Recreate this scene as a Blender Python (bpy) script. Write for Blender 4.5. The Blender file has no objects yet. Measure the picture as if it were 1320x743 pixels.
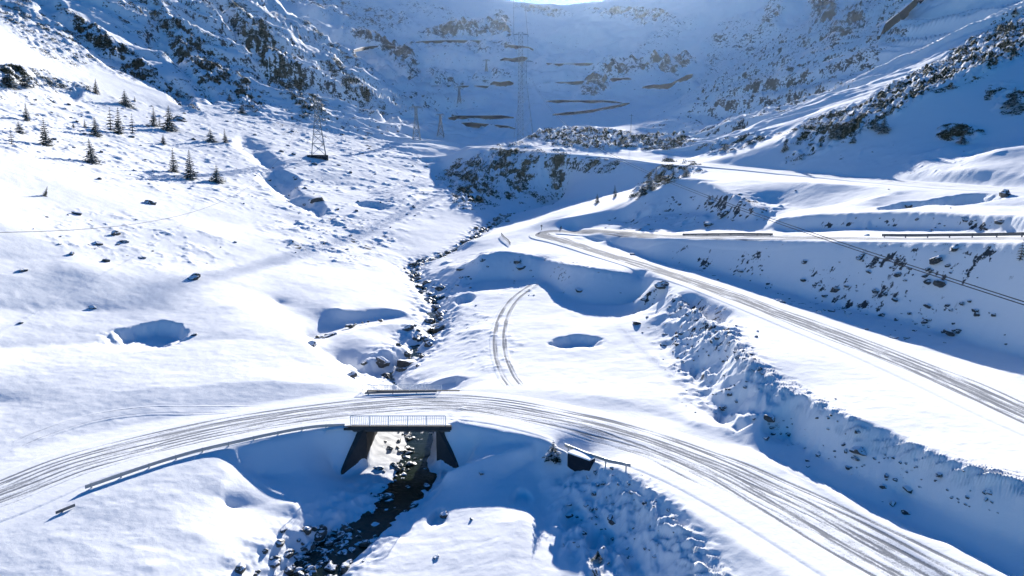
import bpy, bmesh, math, random
import numpy as np
from mathutils import Vector

# ------------------------------------------------------------------ camera, light, exposure
scene = bpy.context.scene
C = scene.collection
F = 880.0                     # focal length in pixels of a 1320 px wide picture
HC = 28.0                     # camera height above the bridge deck
PITCH = math.radians(10.0)
cam_d = bpy.data.cameras.new("camera"); cam = bpy.data.objects.new("camera", cam_d); C.objects.link(cam)
cam_d.sensor_width = 36.0; cam_d.lens = 36.0 * F / 1320.0
cam_d.clip_start = 0.5; cam_d.clip_end = 9000
cam.location = (0, 0, HC); cam.rotation_euler = (math.radians(90) - PITCH, 0, 0)
scene.camera = cam

SUN_PX, SUN_PY = 826.0, -66.0
cp, sp = math.cos(PITCH), math.sin(PITCH)
def raydir(px, py):
    a = (px - 660.0) / F; b = (py - 371.5) / F
    return np.array([a, cp - b * sp, -sp - b * cp])
sd = raydir(SUN_PX, SUN_PY); sd = sd / np.linalg.norm(sd)
SUN_EL = math.asin(sd[2]); SUN_AZ = math.atan2(sd[0], sd[1])
sun_d = bpy.data.lights.new("sun", 'SUN'); sun_o = bpy.data.objects.new("sun", sun_d); C.objects.link(sun_o)
sun_d.energy = 5.0; sun_d.angle = math.radians(0.5); sun_d.color = (1.0, 0.95, 0.88)
sun_o.rotation_euler = Vector(sd).to_track_quat('Z', 'Y').to_euler(); sun_o.location = (200, 400, 300)
world = bpy.data.worlds.new("World"); scene.world = world; world.use_nodes = True
wn = world.node_tree; wn.nodes.clear()
sky = wn.nodes.new('ShaderNodeTexSky'); sky.sky_type = 'NISHITA'; sky.sun_disc = False
sky.sun_elevation = SUN_EL; sky.sun_rotation = SUN_AZ; sky.altitude = 1600; sky.air_density = 1.0
sky.dust_density = 0.4; sky.ozone_density = 3.0
hs = wn.nodes.new('ShaderNodeHueSaturation'); hs.inputs['Saturation'].default_value = 1.6
bg = wn.nodes.new('ShaderNodeBackground'); bg.inputs[1].default_value = 0.05
wo = wn.nodes.new('ShaderNodeOutputWorld')
wn.links.new(sky.outputs[0], hs.inputs['Color']); tint = wn.nodes.new('ShaderNodeMixRGB'); tint.blend_type = 'MULTIPLY'; tint.inputs[0].default_value = 1; tint.inputs[2].default_value = (.56, .92, 1.14, 1)
wn.links.new(hs.outputs[0], tint.inputs[1]); wn.links.new(tint.outputs[0], bg.inputs[0]); wn.links.new(bg.outputs[0], wo.inputs[0])
scene.render.engine = 'CYCLES'
vs = scene.view_settings
vs.view_transform = 'Standard'; vs.look = 'None'; vs.exposure = 1.4; vs.gamma = 1.0; vs.use_curve_mapping = False

RND = random.Random(7)
NR = np.random.RandomState(11)

# ------------------------------------------------------------------ geometry of the place
def PZ(px, py, z):
    d = raydir(px, py); t = (z - HC) / d[2]
    return np.array([d[0] * t, d[1] * t, z])
def PY(px, py, Y):
    d = raydir(px, py); t = Y / d[1]
    return np.array([d[0] * t, Y, HC + d[2] * t])
def project(X, Y, Z):
    zz = Z - HC
    dep = Y * cp - zz * sp
    up = Y * sp + zz * cp
    return 660 + F * X / dep, 371.5 - F * up / dep

LZ = []   # break lines of the land: lists of 3D points
def lz(*pts): LZ.append([PZ(*p) for p in pts])
def ly(*pts): LZ.append([PY(*p) for p in pts])
def up_sun(B, py_e):
    """the point from which the sun's ray comes down to B, at the image row of the bank's edge"""
    lo, hi = 0.0, 400.0
    for _ in range(60):
        m = (lo+hi)/2; p = B+sd*m
        if project(*p)[1] > py_e: lo = m
        else: hi = m
    return B+sd*lo
def down_sun(E, py_b):
    lo, hi = 0.0, 120.0
    for _ in range(60):
        m = (lo+hi)/2; p = E-sd*m
        if project(*p)[1] < py_b: lo = m
        else: hi = m
    return E-sd*lo
def lx(*pts): LZ.append([np.array(p, float) for p in pts])

XL = PZ(471, 549, 0)[0]; XR = PZ(563, 546, 0)[0]; YF = 71.6; YB = 83.0
# main road edges
E1N_L = [(-350,850,-.8),(-150,755,-.6),(0,685,-.4),(110,634,-.1),(200,602,0),(300,575,0),(400,556,0),(448,549,0)]
E1N_R = [(579,545,0),(640,554,.1),(700,566,.1),(745,580,.2),(800,603,.4),(860,640,.8),(950,700,1.2),(1020,743,1.5),(1100,800,1.8),(1180,860,2)]
E1F_L = [(-350,660,-.4),(-150,620,-.2),(0,590,0),(100,562,0),(200,543,0),(300,527,0),(400,511,0),(466,504,0)]
E1F_R = [(572,500,0),(650,502,0),(750,514,.1),(850,537,.5),(950,572,1.0),(1050,617,1.5),(1150,664,2.0),(1250,715,2.4),(1340,770,2.8),(1450,850,3)]
for l in (E1N_L, E1N_R, E1F_L, E1F_R): lz(*l)
lz((-200,680,-.4),(0,640,-.2),(100,600,0),(200,574,0),(300,552,0),(400,535,0),(460,527,0))
lz((575,523,0),(650,528,0),(700,538,.1),(800,560,.4),(900,597,.9),(1000,645,1.4),(1100,700,1.8),(1200,757,2.1),(1300,815,2.4))
lx((XL-1.0,YF,0),(XL-1.0,YB,0)); lx((XR+1.0,YF,0),(XR+1.0,YB,0))
lx((XL+.2,YF,-4.5),(XL+.2,YB+2,-3.4)); lx((XR-.2,YF,-4.6),(XR-.2,YB+2,-3.8))
WL = PZ(440,611,-4.4); WR = PZ(592,606,-4.3)
lx((XL-1.1,YF-.1,-.25),(WL[0]-1.0,WL[1],-4.3)); lx((XL+.15,YF-.3,-4.55),(WL[0]+.25,WL[1]+.2,-4.85),(WL[0],WL[1]-.7,-4.85))
lx((XR+1.1,YF-.1,-.25),(WR[0]+1.0,WR[1],-4.2)); lx((XR-.15,YF-.3,-4.65),(WR[0]-.25,WR[1]+.2,-4.8),(WR[0],WR[1]-.7,-4.75))
# fill slope left of the bridge and the flat below it
_e = [PZ(*p) for p in [(362,562,0),(380,559,0),(400,556,0),(425,552,0),(447,549,0)]]
_b = [down_sun(e+np.array([0,0,.5]), y) for e, y in zip(_e, (656,656,653,650,650))]
LZ.append(_b)
LZ.append([e*.55+b*.45+np.array([0,0,(b[2]-e[2])*.50]) for e, b in zip(_e, _b)][:4]+[PZ(440,616,-4.6)])
lz((60,690,-.7),(130,685,-1.0),(200,682,-1.35),(262,690,-1.9))
lz((120,640,-.2),(200,611,-.1),(250,597,-.15),(288,585,-.2))
lz((120,656,-.45),(200,640,-.6),(258,622,-.75),(290,604,-.7),(287,628,-1.25),(284,648,-1.8))
lz((-100,760,-1.2),(100,735,-1.45),(200,730,-1.9),(300,715,-2.9),(350,700,-3.5),(385,680,-3.95),(410,668,-4.1),(450,650,-4.4))
lz((-300,900,-1.7),(100,860,-2.2),(270,860,-3.9),(322,765,-4.3),(350,736,-4.6),(378,703,-4.65),(400,690,-4.6),(440,668,-4.7),(480,648,-4.75),(497,622,-4.8))
STN = [(300,900,-6.1),(345,800,-5.9),(400,745,-5.7),(440,705,-5.55),(485,668,-5.4),(520,632,-5.3),(540,600,-5.2),(538,580,-5.15)]
lz(*STN)
lz((355,800,-5.7),(372,745,-5.5),(398,706,-5.35),(440,682,-5.3),(480,660,-5.25),(508,630,-5.2))
lz((400,830,-5.9),(430,752,-5.6),(482,697,-5.45),(532,652,-5.3),(560,615,-5.2))
lx((XL+4.5,YF-1,-5.15),(XL+4.0,YB+4,-4.8)); lx((XL+2.6,YF-1,-4.75),(XL+2.4,YB+3,-4.1)); lx((XL+6.3,YF-1,-5.1),(XL+5.8,YB+3,-4.7))
lx((XL+4.5,YB+4,-4.8),tuple(PZ(500,484,-4.7)))
# right bank and foreground mass
lz((450,860,-4.9),(441,745,-4.7),(500,687,-4.5),(548,648,-4.35),(580,624,-4.3))
_e = [PZ(*p) for p in [(590,547,0),(615,550,0),(640,554,.1),(665,558,.1),(690,564,.1)]]
_b = [down_sun(e, y) for e, y in zip(_e, (607,598,589,581,575))]
LZ.append(_b)
LZ.append([e*.6+b*.4+np.array([0,0,(b[2]-e[2])*.5]) for e, b in zip(_e[1:], _b[1:])])
lz((560,860,-4.3),(560,743,-3.9),(590,690,-3.5),(620,650,-3.1),(650,615,-2.5),(690,592,-1.7))
lz((640,860,-3.6),(640,743,-3.1),(660,700,-2.8),(672,665,-2.5))
lz((690,610,-2.2),(698,640,-2.9),(705,680,-3.3),(722,743,-3.6),(740,860,-4.0))
lz((722,592,-1.7),(735,600,-1.8),(750,602,-1.7))
lz((706,615,-1.9),(735,611,-1.6),(765,598,-.8),(790,606,-.1))
lz((740,625,-1.6),(770,660,-2.2),(800,700,-2.8),(830,743,-3.0),(880,860,-3.0))
lz((800,622,-.2),(850,665,.0),(890,705,.1),(925,743,.2),(990,830,.4))
# left snow plain up to the hillside
lz((-250,560,2.0),(0,520,1.3),(200,500,1.3),(350,490,1.0),(440,497,.2))
lz((-250,480,7.0),(0,450,3.7),(150,442,2.6),(300,440,1.6),(370,440,1.3))
lz((360,392,1.5),(380,430,1.3),(400,449,.9),(425,472,.4),(452,492,.0),(466,501,0))
ly((-250,420,82),(0,400,102),(118,400,109),(220,400,113),(300,393,119),(350,386,130))
ly((-250,350,94),(0,335,118),(118,340,128),(220,340,140),(330,340,156),(430,345,168),(490,342,180))
ly((-250,290,102),(0,280,134),(118,290,152),(220,285,175),(330,290,198),(430,290,221),(520,290,235))
ly((-250,235,118),(0,230,162),(118,235,190),(220,235,227),(330,240,260),(430,240,297),(520,242,314),(556,246,322))
ly((-250,180,140),(0,180,201),(118,190,243),(220,190,292),(330,190,334),(430,195,383),(520,200,415),(570,205,435))
ly((-250,120,180),(0,130,265),(118,140,325),(220,145,380),(330,155,420),(430,168,455),(500,178,490),(555,188,530))
ly((-250,-80,290),(-100,0,320),(0,50,350),(100,85,390),(200,110,430),(300,130,465),(400,145,500),(480,158,545),(540,168,600))
LS = [(-300,-290,900),(0,-160,860),(150,-90,850),(280,-30,870),(340,5,880),(400,40,880),(450,75,870),(480,105,850),(520,130,800),(560,150,740),(600,170,680),(628,187,620)]
ly(*LS)
# channel, island and upper stream
_B = [PZ(*p) for p in [(398,438,-2.0),(425,430,-1.9),(455,421,-1.8),(485,415,-1.7),(515,412,-1.6)]]
_E = [up_sun(b, pe) for b, pe in zip(_B, (396,400,402,397,400))]
LZ.append(_B); LZ.append(_E); LZ.append([e*.62+b*.38+np.array([0,0,-.45*(e[2]-b[2])]) for e, b in zip(_E, _B)])
lz((396,449,-2.8),(398,438,-2.0)); lz((515,412,-1.6),(545,408,-1.9))
lz((420,440,-1.2),(460,424,-.75),(505,416,-.6),(540,418,-1.2),(546,440,-2.2))
lz((415,455,-1.7),(440,470,-2.4),(470,468,-2.2),(500,452,-1.9),(530,448,-2.3))
lz((440,476,-4.0),(465,487,-4.5),(480,487,-4.6))
ST = [(470,488,-4.7),(500,482,-4.5),(528,464,-3.9),(548,440,-3.4),(561,420,-3.0),(561,398,-2.6),(550,378,-1.8),(533,362,-.9),(530,350,-.3),(546,340,.5),(576,330,1.8),(600,318,3),(616,305,4),(629,295,5),(655,281,7),(690,273,8.5),(725,264,10)]
lz(*ST)
lz((548,392,-1.2),(530,372,.0),(512,355,1.0),(503,341,1.7),(515,328,2.7),(550,315,4.0),(590,300,5.4),(620,288,7.0))
lz((520,490,-3.2),(548,474,-2.6),(575,448,-1.6),(590,420,-.9),(592,398,-.2),(586,380,.4))
lz((560,492,-1.5),(620,486,-.5),(655,494,-.1))
lz((620,470,-.4),(640,430,.3),(660,395,1.0))
lz((480,499,-3.5),(520,497,-3.3),(556,497,-2.2))
# plateau of the hairpin and its slope: the rim stands where its shadow's edge says it must
def bank(rows, frac=.42):
    E = []; Fo = []; Bo = []
    for (px, py, z, pe) in rows:
        B = PZ(px, py, z); e = up_sun(B, pe); E.append(e); Bo.append(B); f = e+(B-e)*frac; f[2] = z+.15; Fo.append(f)
    LZ.append(E); LZ.append(Fo); LZ.append(Bo); return E
E2A = bank([(590,378,.6,333),(615,376,.9,323),(640,374,1.2,324),(665,372,1.8,329),(692,364,2.6,335),(722,398,1.4,340),(757,411,1.0,345),(800,411,1.0,351),(829,404,1.1,357)])
E2B = bank([(1034,606,1.6,495),(1065,624,1.7,508),(1119,662,2.1,527),(1185,693,2.5,544),(1226,703,2.7,556),(1292,740,3.1,580),(1350,765,3.4,598),(1440,800,3.8,622),(1560,850,4.2,655)])
LZ.append([E2A[-1], PZ(850,368,5.9), PZ(880,386,6.2), PZ(905,401,6.2), PZ(930,426,6.2), PZ(965,462,6.3), E2B[0]])
lz((850,425,1.5),(870,460,1.3),(900,500,1.2),(935,545,1.2),(970,580,1.4),(1010,606,1.6))
lz((850,375,5.4),(846,395,3.6),(842,415,2.0)); lz((875,392,5.0),(872,425,3.0),(868,450,1.9)); lz((884,402,3.4),(900,420,2.9),(918,436,3.0)); lz((935,438,5.4),(928,470,3.4),(922,500,2.2))
lz((700,470,.2),(760,470,.5),(830,500,.8),(900,550,1.0))
lz((575,352,1.6),(580,342,3.0))

# road 2, the cut above it, the upper leg
lz((740,296,8.9),(745,303,8.6),(775,313,7.9))
CUT = [(790,318,7.7,306),(850,343,7.0,308),(900,355,6.7,309),(1000,388,6.4,309),(1100,422,6.4,311),(1200,452,6.6,312),(1320,488,6.9,313),(1450,535,6.9,313),(1600,590,6.9,313)]
E3 = bank(CUT, .45)
E3 += [PZ(1340,313,19.4), PZ(1450,313,20.8), PZ(1600,313,22.5)]
LZ.append([PZ(752,303,9.0), E3[0]]); LZ.append(E3[-4:])
lz((690,300,8.3),(720,310,7.9),(800,336,7.0),(900,378,6.5),(1000,425,6.0),(1150,490,6.2),(1320,555,6.6),(1500,625,6.9))
lz((600,312,5.8),(625,303,6.8),(650,294,7.8),(680,289,8.5),(720,287,9.0))
def across(e):
    k = min(1, max(0, (e[0]-48)/10)); return np.array([1.5+5*k, 8.5-2.3*k, .1])
I3 = [e+across(e) for e in E3[1:]]
LZ.append([PZ(750,296,9.6)]+I3)
# hill above the upper leg
def _zl(px): return float(np.interp(px, [project(*e)[0] for e in E3], [e[2] for e in E3]))
_B = [PZ(px, 298, _zl(px)+.1) for px in (800,845,880,910,940,965,990)]
_E = [up_sun(b, pe) for b, pe in zip(_B, (266,247,230,228,241,256,268))]
LZ.append([PY(700,284,225), PY(745,278,218)]+_E); LZ.append(_B); LZ.append([e*.55+b*.45 + np.array([0,0,-.30*(e[2]-b[2])]) for e, b in zip(_E, _B)])
_B = [PZ(px, 299.5, _zl(px)) for px in (1010,1035,1060,1100,1150,1200,1260,1320,1400,1500)]
_E = [up_sun(b, pe) for b, pe in zip(_B, (281,279,276,275,274,274,275,276,278,280))]
LZ.append(_B); LZ.append(_E); LZ.append([e*.6+b*.4 + np.array([0,0,-.55*(e[2]-b[2])]) for e, b in zip(_E, _B)])
ly((900,238,206),(960,231,205),(1000,233,194),(1060,236,176),(1120,241,165),(1160,248,150))
ly((985,262,178),(1050,270,158),(1110,259,152),(1135,254,148))
ly((1130,268,142),(1200,265,130),(1320,267,116),(1480,270,106))
ly((590,272,275),(630,282,277),(660,276,292),(700,266,300),(760,256,300),(820,242,290),(870,228,272),(900,224,248))
R3N = [(600,192,395),(650,194,378),(700,198,352),(760,203,335),(800,207,322),(850,212,296),(900,216,266),(1000,226,225),(1100,235,188),(1200,243,155),(1320,250,126),(1500,260,100)]
R3F = [(600,188,410),(650,190,392),(700,193,366),(760,198,349),(800,202,336),(850,207,310),(900,210,280),(1000,220,238),(1100,229,200),(1200,236,166),(1320,243,136),(1500,252,110)]
ly(*R3N); ly(*R3F)
ly((575,226,390),(572,242,335),(600,264,285),(622,286,264))
ly((600,212,440),(625,202,480),(640,196,530))
# knoll behind road 3
ly((655,186,430),(700,171,460),(760,163,475),(820,170,460),(860,178,430),(900,182,400))
ly((760,187,385),(820,188,375),(870,191,350))
# lit shelf and shaded face on the right
ly((1190,208,185),(1215,221,166),(1250,218,157),(1320,224,143),(1500,230,120))
ly((1200,198,196),(1250,190,192),(1320,178,182),(1500,150,170))
RB1 = [(900,190,330),(960,185,290),(1000,178,270),(1060,168,248),(1130,150,235),(1160,140,232),(1200,118,235),(1260,90,242),(1320,70,250),(1450,20,262),(1600,-40,275)]
RB2 = [(900,178,362),(960,170,350),(1000,158,345),(1060,133,340),(1100,112,340),(1160,85,345),(1200,68,350),(1260,40,360),(1320,14,370),(1450,-40,390),(1600,-110,400)]
ly(*RB1); ly(*RB2)
ly((1000,160,410),(1060,142,440),(1160,92,465),(1260,48,475),(1400,-10,490),(1600,-80,510))
ly((860,172,450),(930,165,455),(980,150,470),(1030,112,500),(1100,77,520),(1180,40,535),(1260,0,545),(1400,-70,560),(1600,-170,580))
RA2 = [(850,156,580),(900,120,680),(960,85,760),(1020,45,830),(1080,5,900),(1200,-60,940),(1400,-160,980),(1600,-260,1000)]
ly(*RA2)
ly((870,145,780),(930,105,880),(1000,60,940),(1100,0,1020),(1300,-100,1080),(1600,-240,1100))
ly((900,60,1200),(960,15,1250),(1050,-50,1280),(1200,-130,1320),(1600,-330,1400))
# the cirque
ly((628,187,640),(660,186,640),(700,178,640),(800,170,650),(850,165,650))
ly((500,152,890),(400,92,970),(300,25,1020),(0,-120,1080),(-300,-240,1150))
ly((600,152,715),(700,150,708),(800,148,705),(860,142,730))
ly((470,95,980),(540,110,910),(600,106,875),(700,105,872),(800,108,865),(880,98,900))
ly((400,40,1190),(500,58,1170),(600,60,1180),(700,60,1185),(800,60,1180),(880,50,1200))
ly((380,8,1500),(500,25,1540),(600,30,1560),(700,30,1580),(800,30,1570),(880,20,1500))
SKY = [(-300,-330,1900),(0,-200,1950),(200,-100,2000),(400,-45,2000),(560,-18,2050),(650,-3,2050),(690,6,2050),(720,15,2050),(742,10,2050),(780,-2,2050),(850,-6,2050),(900,-14,2000),(960,-45,1900),(1100,-130,1900),(1400,-280,1800),(1600,-380,1800)]
ly(*SKY); lx(*[tuple(PY(p[0],p[1],p[2])*np.array([1.2,1.2,1])-np.array([0,0,60])) for p in SKY])
lx(*[(u*3600, 3600, 200.) for u in (-1.2,-.6,0,.6,1.2)])

# ------------------------------------------------------------------ relaxation of the land between its break lines
U0, U1, V0, V1 = -1.16, 1.16, math.log(14.0), math.log(3700.0)
def solve():
    hs_ = [0.064, 0.032, 0.016, 0.008, 0.004]
    H = None
    pts = []
    for L in LZ:
        for a, b in zip(L[:-1], L[1:]):
            ua, ub = a[0]/a[1], b[0]/b[1]
            n = int(max(abs(ua-ub), abs(math.log(a[1])-math.log(b[1]))) / 0.0025) + 2
            t = np.linspace(0, 1, n)[:, None]
            pts.append(a[None]*(1-t) + b[None]*t)
    P = np.concatenate(pts)
    u = P[:, 0]/P[:, 1]; v = np.log(P[:, 1])
    for h in hs_:
        nu = int((U1-U0)/h)+1; nv = int((V1-V0)/h)+1
        iu = np.rint((u-U0)/h).astype(int); iv = np.rint((v-V0)/h).astype(int)
        ok = (iu >= 0) & (iu < nu) & (iv >= 0) & (iv < nv)
        S = np.zeros((nv, nu)); W = np.zeros((nv, nu))
        np.add.at(S, (iv[ok], iu[ok]), P[ok, 2]); np.add.at(W, (iv[ok], iu[ok]), 1)
        fix = W > 0; val = np.where(fix, S/np.maximum(W, 1), 0)
        if H is None:
            H = np.full((nv, nu), 10.0)
        else:
            a = np.linspace(0, H.shape[0]-1, nv); b = np.linspace(0, H.shape[1]-1, nu)
            i0 = np.minimum(a.astype(int), H.shape[0]-2); j0 = np.minimum(b.astype(int), H.shape[1]-2)
            fa = (a-i0)[:, None]; fb = (b-j0)[None]
            G = H[i0]*(1-fa) + H[i0+1]*fa
            H = G[:, j0]*(1-fb) + G[:, j0+1]*fb
        H[fix] = val[fix]
        H = H.astype(np.float32); val = val.astype(np.float32)
        for k in range(900 if h > 0.03 else (300 if h > 0.01 else 130)):
            Q = np.pad(H, 1, mode='edge')
            H = (Q[:-2, 1:-1] + Q[2:, 1:-1] + Q[1:-1, :-2] + Q[1:-1, 2:]) * 0.25
            H[fix] = val[fix]
    for k in range(3):
        Q = np.pad(H, 1, mode='edge')
        H = (Q[:-2, 1:-1] + Q[2:, 1:-1] + Q[1:-1, :-2] + Q[1:-1, 2:])*0.15 + H*0.4
    return H, hs_[-1]
HB, HH = solve()
def base_h(X, Y):
    u = (X/Y - U0)/HH; v = (np.log(Y) - V0)/HH
    u = np.clip(u, 0, HB.shape[1]-1.001); v = np.clip(v, 0, HB.shape[0]-1.001)
    i = u.astype(int); j = v.astype(int); fu = u-i; fv = v-j
    return (HB[j, i]*(1-fu)+HB[j, i+1]*fu)*(1-fv) + (HB[j+1, i]*(1-fu)+HB[j+1, i+1]*fu)*fv

# ------------------------------------------------------------------ noise
PERM = NR.permutation(4096); GA = NR.rand(4096)*2*math.pi; GX = np.cos(GA).astype(np.float32); GY = np.sin(GA).astype(np.float32)
def perlin(x, y):
    x = np.asarray(x, np.float64); y = np.asarray(y, np.float64)
    xi = np.floor(x).astype(np.int64); yi = np.floor(y).astype(np.int64); fx = (x-xi).astype(np.float32); fy = (y-yi).astype(np.float32)
    sx = fx*fx*fx*(fx*(fx*6-15)+10); sy = fy*fy*fy*(fy*(fy*6-15)+10)
    def g(ix, iy, dx, dy):
        h = PERM[(PERM[ix & 4095] + iy) & 4095]
        return GX[h]*dx + GY[h]*dy
    a = g(xi, yi, fx, fy); b = g(xi+1, yi, fx-1, fy); c = g(xi, yi+1, fx, fy-1); d = g(xi+1, yi+1, fx-1, fy-1)
    return ((a*(1-sx)+b*sx)*(1-sy) + (c*(1-sx)+d*sx)*sy)*1.5
def fbm(x, y, o=4, g=.5):
    s = 0; a = 1
    for k in range(o):
        s = s + a*perlin(x+k*17.3, y-k*9.1); x = x*2.03; y = y*2.03; a *= g
    return s
def sst(a, b, x):
    t = np.clip((x-a)/(b-a), 0, 1); return t*t*(3-2*t)

# ------------------------------------------------------------------ masks (patches of land, found through where they stand)
def ell(px, py, Yv, cx, cy, rx, ry, ang=0, y0=0, y1=9999):
    a = math.radians(ang); dx = px-cx; dy = py-cy
    p = (dx*math.cos(a)+dy*math.sin(a))/rx; q = (-dx*math.sin(a)+dy*math.cos(a))/ry
    m = np.clip(1.25-np.sqrt(p*p+q*q), 0, .5)*2
    return np.where((Yv >= y0) & (Yv <= y1), m, 0)
def poly_dist(px, py, line):
    d = np.full(px.shape, 1e9)
    for a, b in zip(line[:-1], line[1:]):
        ax, ay, bx, by = a[0], a[1], b[0], b[1]
        L2 = (bx-ax)**2+(by-ay)**2
        t = np.clip(((px-ax)*(bx-ax)+(py-ay)*(by-ay))/L2, 0, 1)
        d = np.minimum(d, np.hypot(px-ax-t*(bx-ax), py-ay-t*(by-ay)))
    return d
SCRUB = [ # cx,cy,rx,ry,angle,Ymin,Ymax,strength
 (755,179,80,14,4,360,490,1.1),(850,184,45,10,0,330,480,1.0),(640,228,62,34,-28,260,420,1.1),(700,205,60,12,0,330,420,.9),
 (690,240,40,25,-20,270,420,.5),(770,215,40,9,0,300,400,.7),(860,225,28,12,-20,170,320,.9),(835,240,26,10,-40,180,320,.7),
 (880,215,28,8,10,250,330,.7),(590,230,25,22,-30,270,420,.7),
 (1180,112,190,17,-31,225,400,1.0),(1280,70,90,20,-30,225,420,1.0),(1080,160,70,16,-18,225,400,.9),(960,185,60,9,-8,280,400,.6),
 (1238,174,30,12,8,150,260,.62),(1300,128,28,20,20,150,280,.6),
 (165,76,110,9,36,330,900,1.0),(258,72,55,24,50,400,900,1.0),(292,106,62,15,36,400,900,1.0),(356,80,75,15,47,400,900,1.0),(388,128,50,16,45,400,900,.9),
 (330,35,60,11,42,400,900,.8),(440,95,30,8,45,400,900,.7),(470,125,42,7,36,400,900,.6),(420,45,50,8,42,400,900,.6),(205,20,60,10,45,420,900,.6),
 (60,42,70,26,32,240,900,.42),(140,70,60,18,32,240,900,.36),(20,20,60,16,30,240,900,.3),(20,98,50,12,5,180,400,.5),(60,105,60,7,10,200,400,.4),(15,95,16,10,0,180,400,.9),
]
ROCK = [
 (490,58,50,7,8,780,2000,1.0),(520,75,25,14,45,780,1400,.9),(600,42,60,6,-3,900,2400,1.0),(650,35,10,25,-20,900,2500,.9),(600,62,70,7,2,900,2400,.6),
 (820,92,50,11,-5,780,1400,1.1),(875,80,25,12,-25,780,1400,1.0),(765,112,22,9,-20,780,1400,.9),(575,95,25,10,30,800,1300,.7),(640,100,60,5,0,780,1300,.5),
 (1090,40,14,34,38,500,1400,1.1),(1060,12,22,20,40,600,1400,1.0),(980,45,40,12,-40,700,1400,.5),(940,55,40,22,-35,700,1400,.5),
 (810,18,60,9,5,1200,2700,.9),(700,12,40,7,10,1500,2700,.9),(470,20,70,18,10,900,2500,.6),(400,0,50,20,30,900,2500,.6),(560,15,50,12,10,1200,2600,.5),
 (850,60,60,18,-40,800,1400,.4),(920,90,40,10,-35,640,1400,.4),(1180,105,60,10,-35,440,900,.5),(1130,70,60,8,-35,440,900,.5),
 (560,140,40,8,30,650,900,.5),(470,88,30,12,45,650,900,.7),
]
RUBBLE = [ # stony snow: many small stones and lumps
 (250,200,220,60,12,180,420,.5),(420,190,150,45,30,200,560,.5),(430,300,90,40,10,150,320,.7),(170,310,130,35,10,100,220,.45),
 (60,150,90,60,10,170,400,.6),(520,230,60,50,45,200,500,.6),(300,60,300,90,38,380,900,.8),
 (920,470,60,90,-35,70,130,1.0),(1100,590,130,22,22,50,90,1.0),(1080,575,60,30,25,50,90,.9),(800,660,60,70,-30,40,80,.9),(1240,640,80,14,15,40,80,.9),
 (1050,380,260,42,12,70,160,.55),(1230,340,120,28,0,80,130,.8),(880,275,100,22,-10,150,240,.8),(960,270,50,20,0,140,210,.9),
 (1220,290,180,8,0,100,140,.6),(1000,120,150,70,-35,360,1000,1.0),(870,170,60,20,0,360,600,.8),(1080,55,160,40,-38,440,800,.9),
 (400,60,90,60,40,400,900,.8),(700,110,260,60,0,640,1700,.45),(620,440,40,60,-60,90,150,.5),(600,350,40,30,-30,140,190,.6),(700,365,120,20,5,140,180,.4),
 (1180,210,130,30,0,165,230,.3),(860,400,40,40,0,80,140,.6),(560,40,200,40,0,900,2700,.5),
]
def masks(px, py, Yv):
    s = np.zeros(px.shape); r = np.zeros(px.shape); b = np.zeros(px.shape)
    for m in SCRUB: s = np.maximum(s, ell(px, py, Yv, *m[:7])*m[7])
    for m in ROCK: r = np.maximum(r, ell(px, py, Yv, *m[:7])*m[7])
    for m in RUBBLE: b = np.maximum(b, ell(px, py, Yv, *m[:7])*m[7])
    return s, r, b
ROADLINES = [E1N_L, E1N_R, E1F_L, E1F_R]
def smooth_poly(pts, per=8):
    """Catmull-Rom through the points"""
    P = [np.array(p, float) for p in pts]; P = [2*P[0]-P[1]] + P + [2*P[-1]-P[-2]]; out = []
    for i in range(1, len(P)-2):
        for k in range(per):
            t = k/per
            out.append(.5*((2*P[i]) + (-P[i-1]+P[i+1])*t + (2*P[i-1]-5*P[i]+4*P[i+1]-P[i+2])*t*t + (-P[i-1]+3*P[i]-3*P[i+1]+P[i+2])*t**3))
    out.append(P[-2]); return out
# centre lines of the roads (world)
ROAD1 = smooth_poly([PZ(*p) for p in [(-350,770,-.5),(-150,690,-.4),(0,640,-.2),(100,600,0),(200,574,0),(300,552,0),(400,536,0),(500,525,0),(580,522,0),(650,528,.05),(725,543,.15),(800,562,.4),(900,599,.9),(1000,646,1.4),(1100,700,1.8),(1200,757,2.1),(1300,815,2.4)]])
ROAD2 = smooth_poly([PZ(*p) for p in [(1600,650,7.0),(1500,608,6.9),(1320,535,6.6),(1200,483,6.3),(1100,443,6.1),(1000,405,6.1),(900,367,6.5),(830,344,6.9),(770,325,7.4),(725,311,7.9),(700,303,8.4),(706,298.5,8.9),(740,299.5,9.0)]] + [e+across(e)*.54 for e in E3])
ROAD3 = smooth_poly([PY(*p) for p in [(600,190,402),(650,192,385),(700,195.5,359),(760,200.5,342),(800,204.5,329),(850,209.5,303),(900,213,273),(1000,223,232),(1100,232,194),(1200,239.5,160),(1320,246.5,131),(1500,256,105)]])
def road_dist(X, Y, line, w):
    d = np.full(X.shape, 1e9)
    L = line[::4] + [line[-1]]
    for a, b in zip(L[:-1], L[1:]):
        L2 = (b[0]-a[0])**2+(b[1]-a[1])**2+1e-9
        t = np.clip(((X-a[0])*(b[0]-a[0])+(Y-a[1])*(b[1]-a[1]))/L2, 0, 1)
        d = np.minimum(d, np.hypot(X-a[0]-t*(b[0]-a[0]), Y-a[1]-t*(b[1]-a[1])))
    return d

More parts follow.
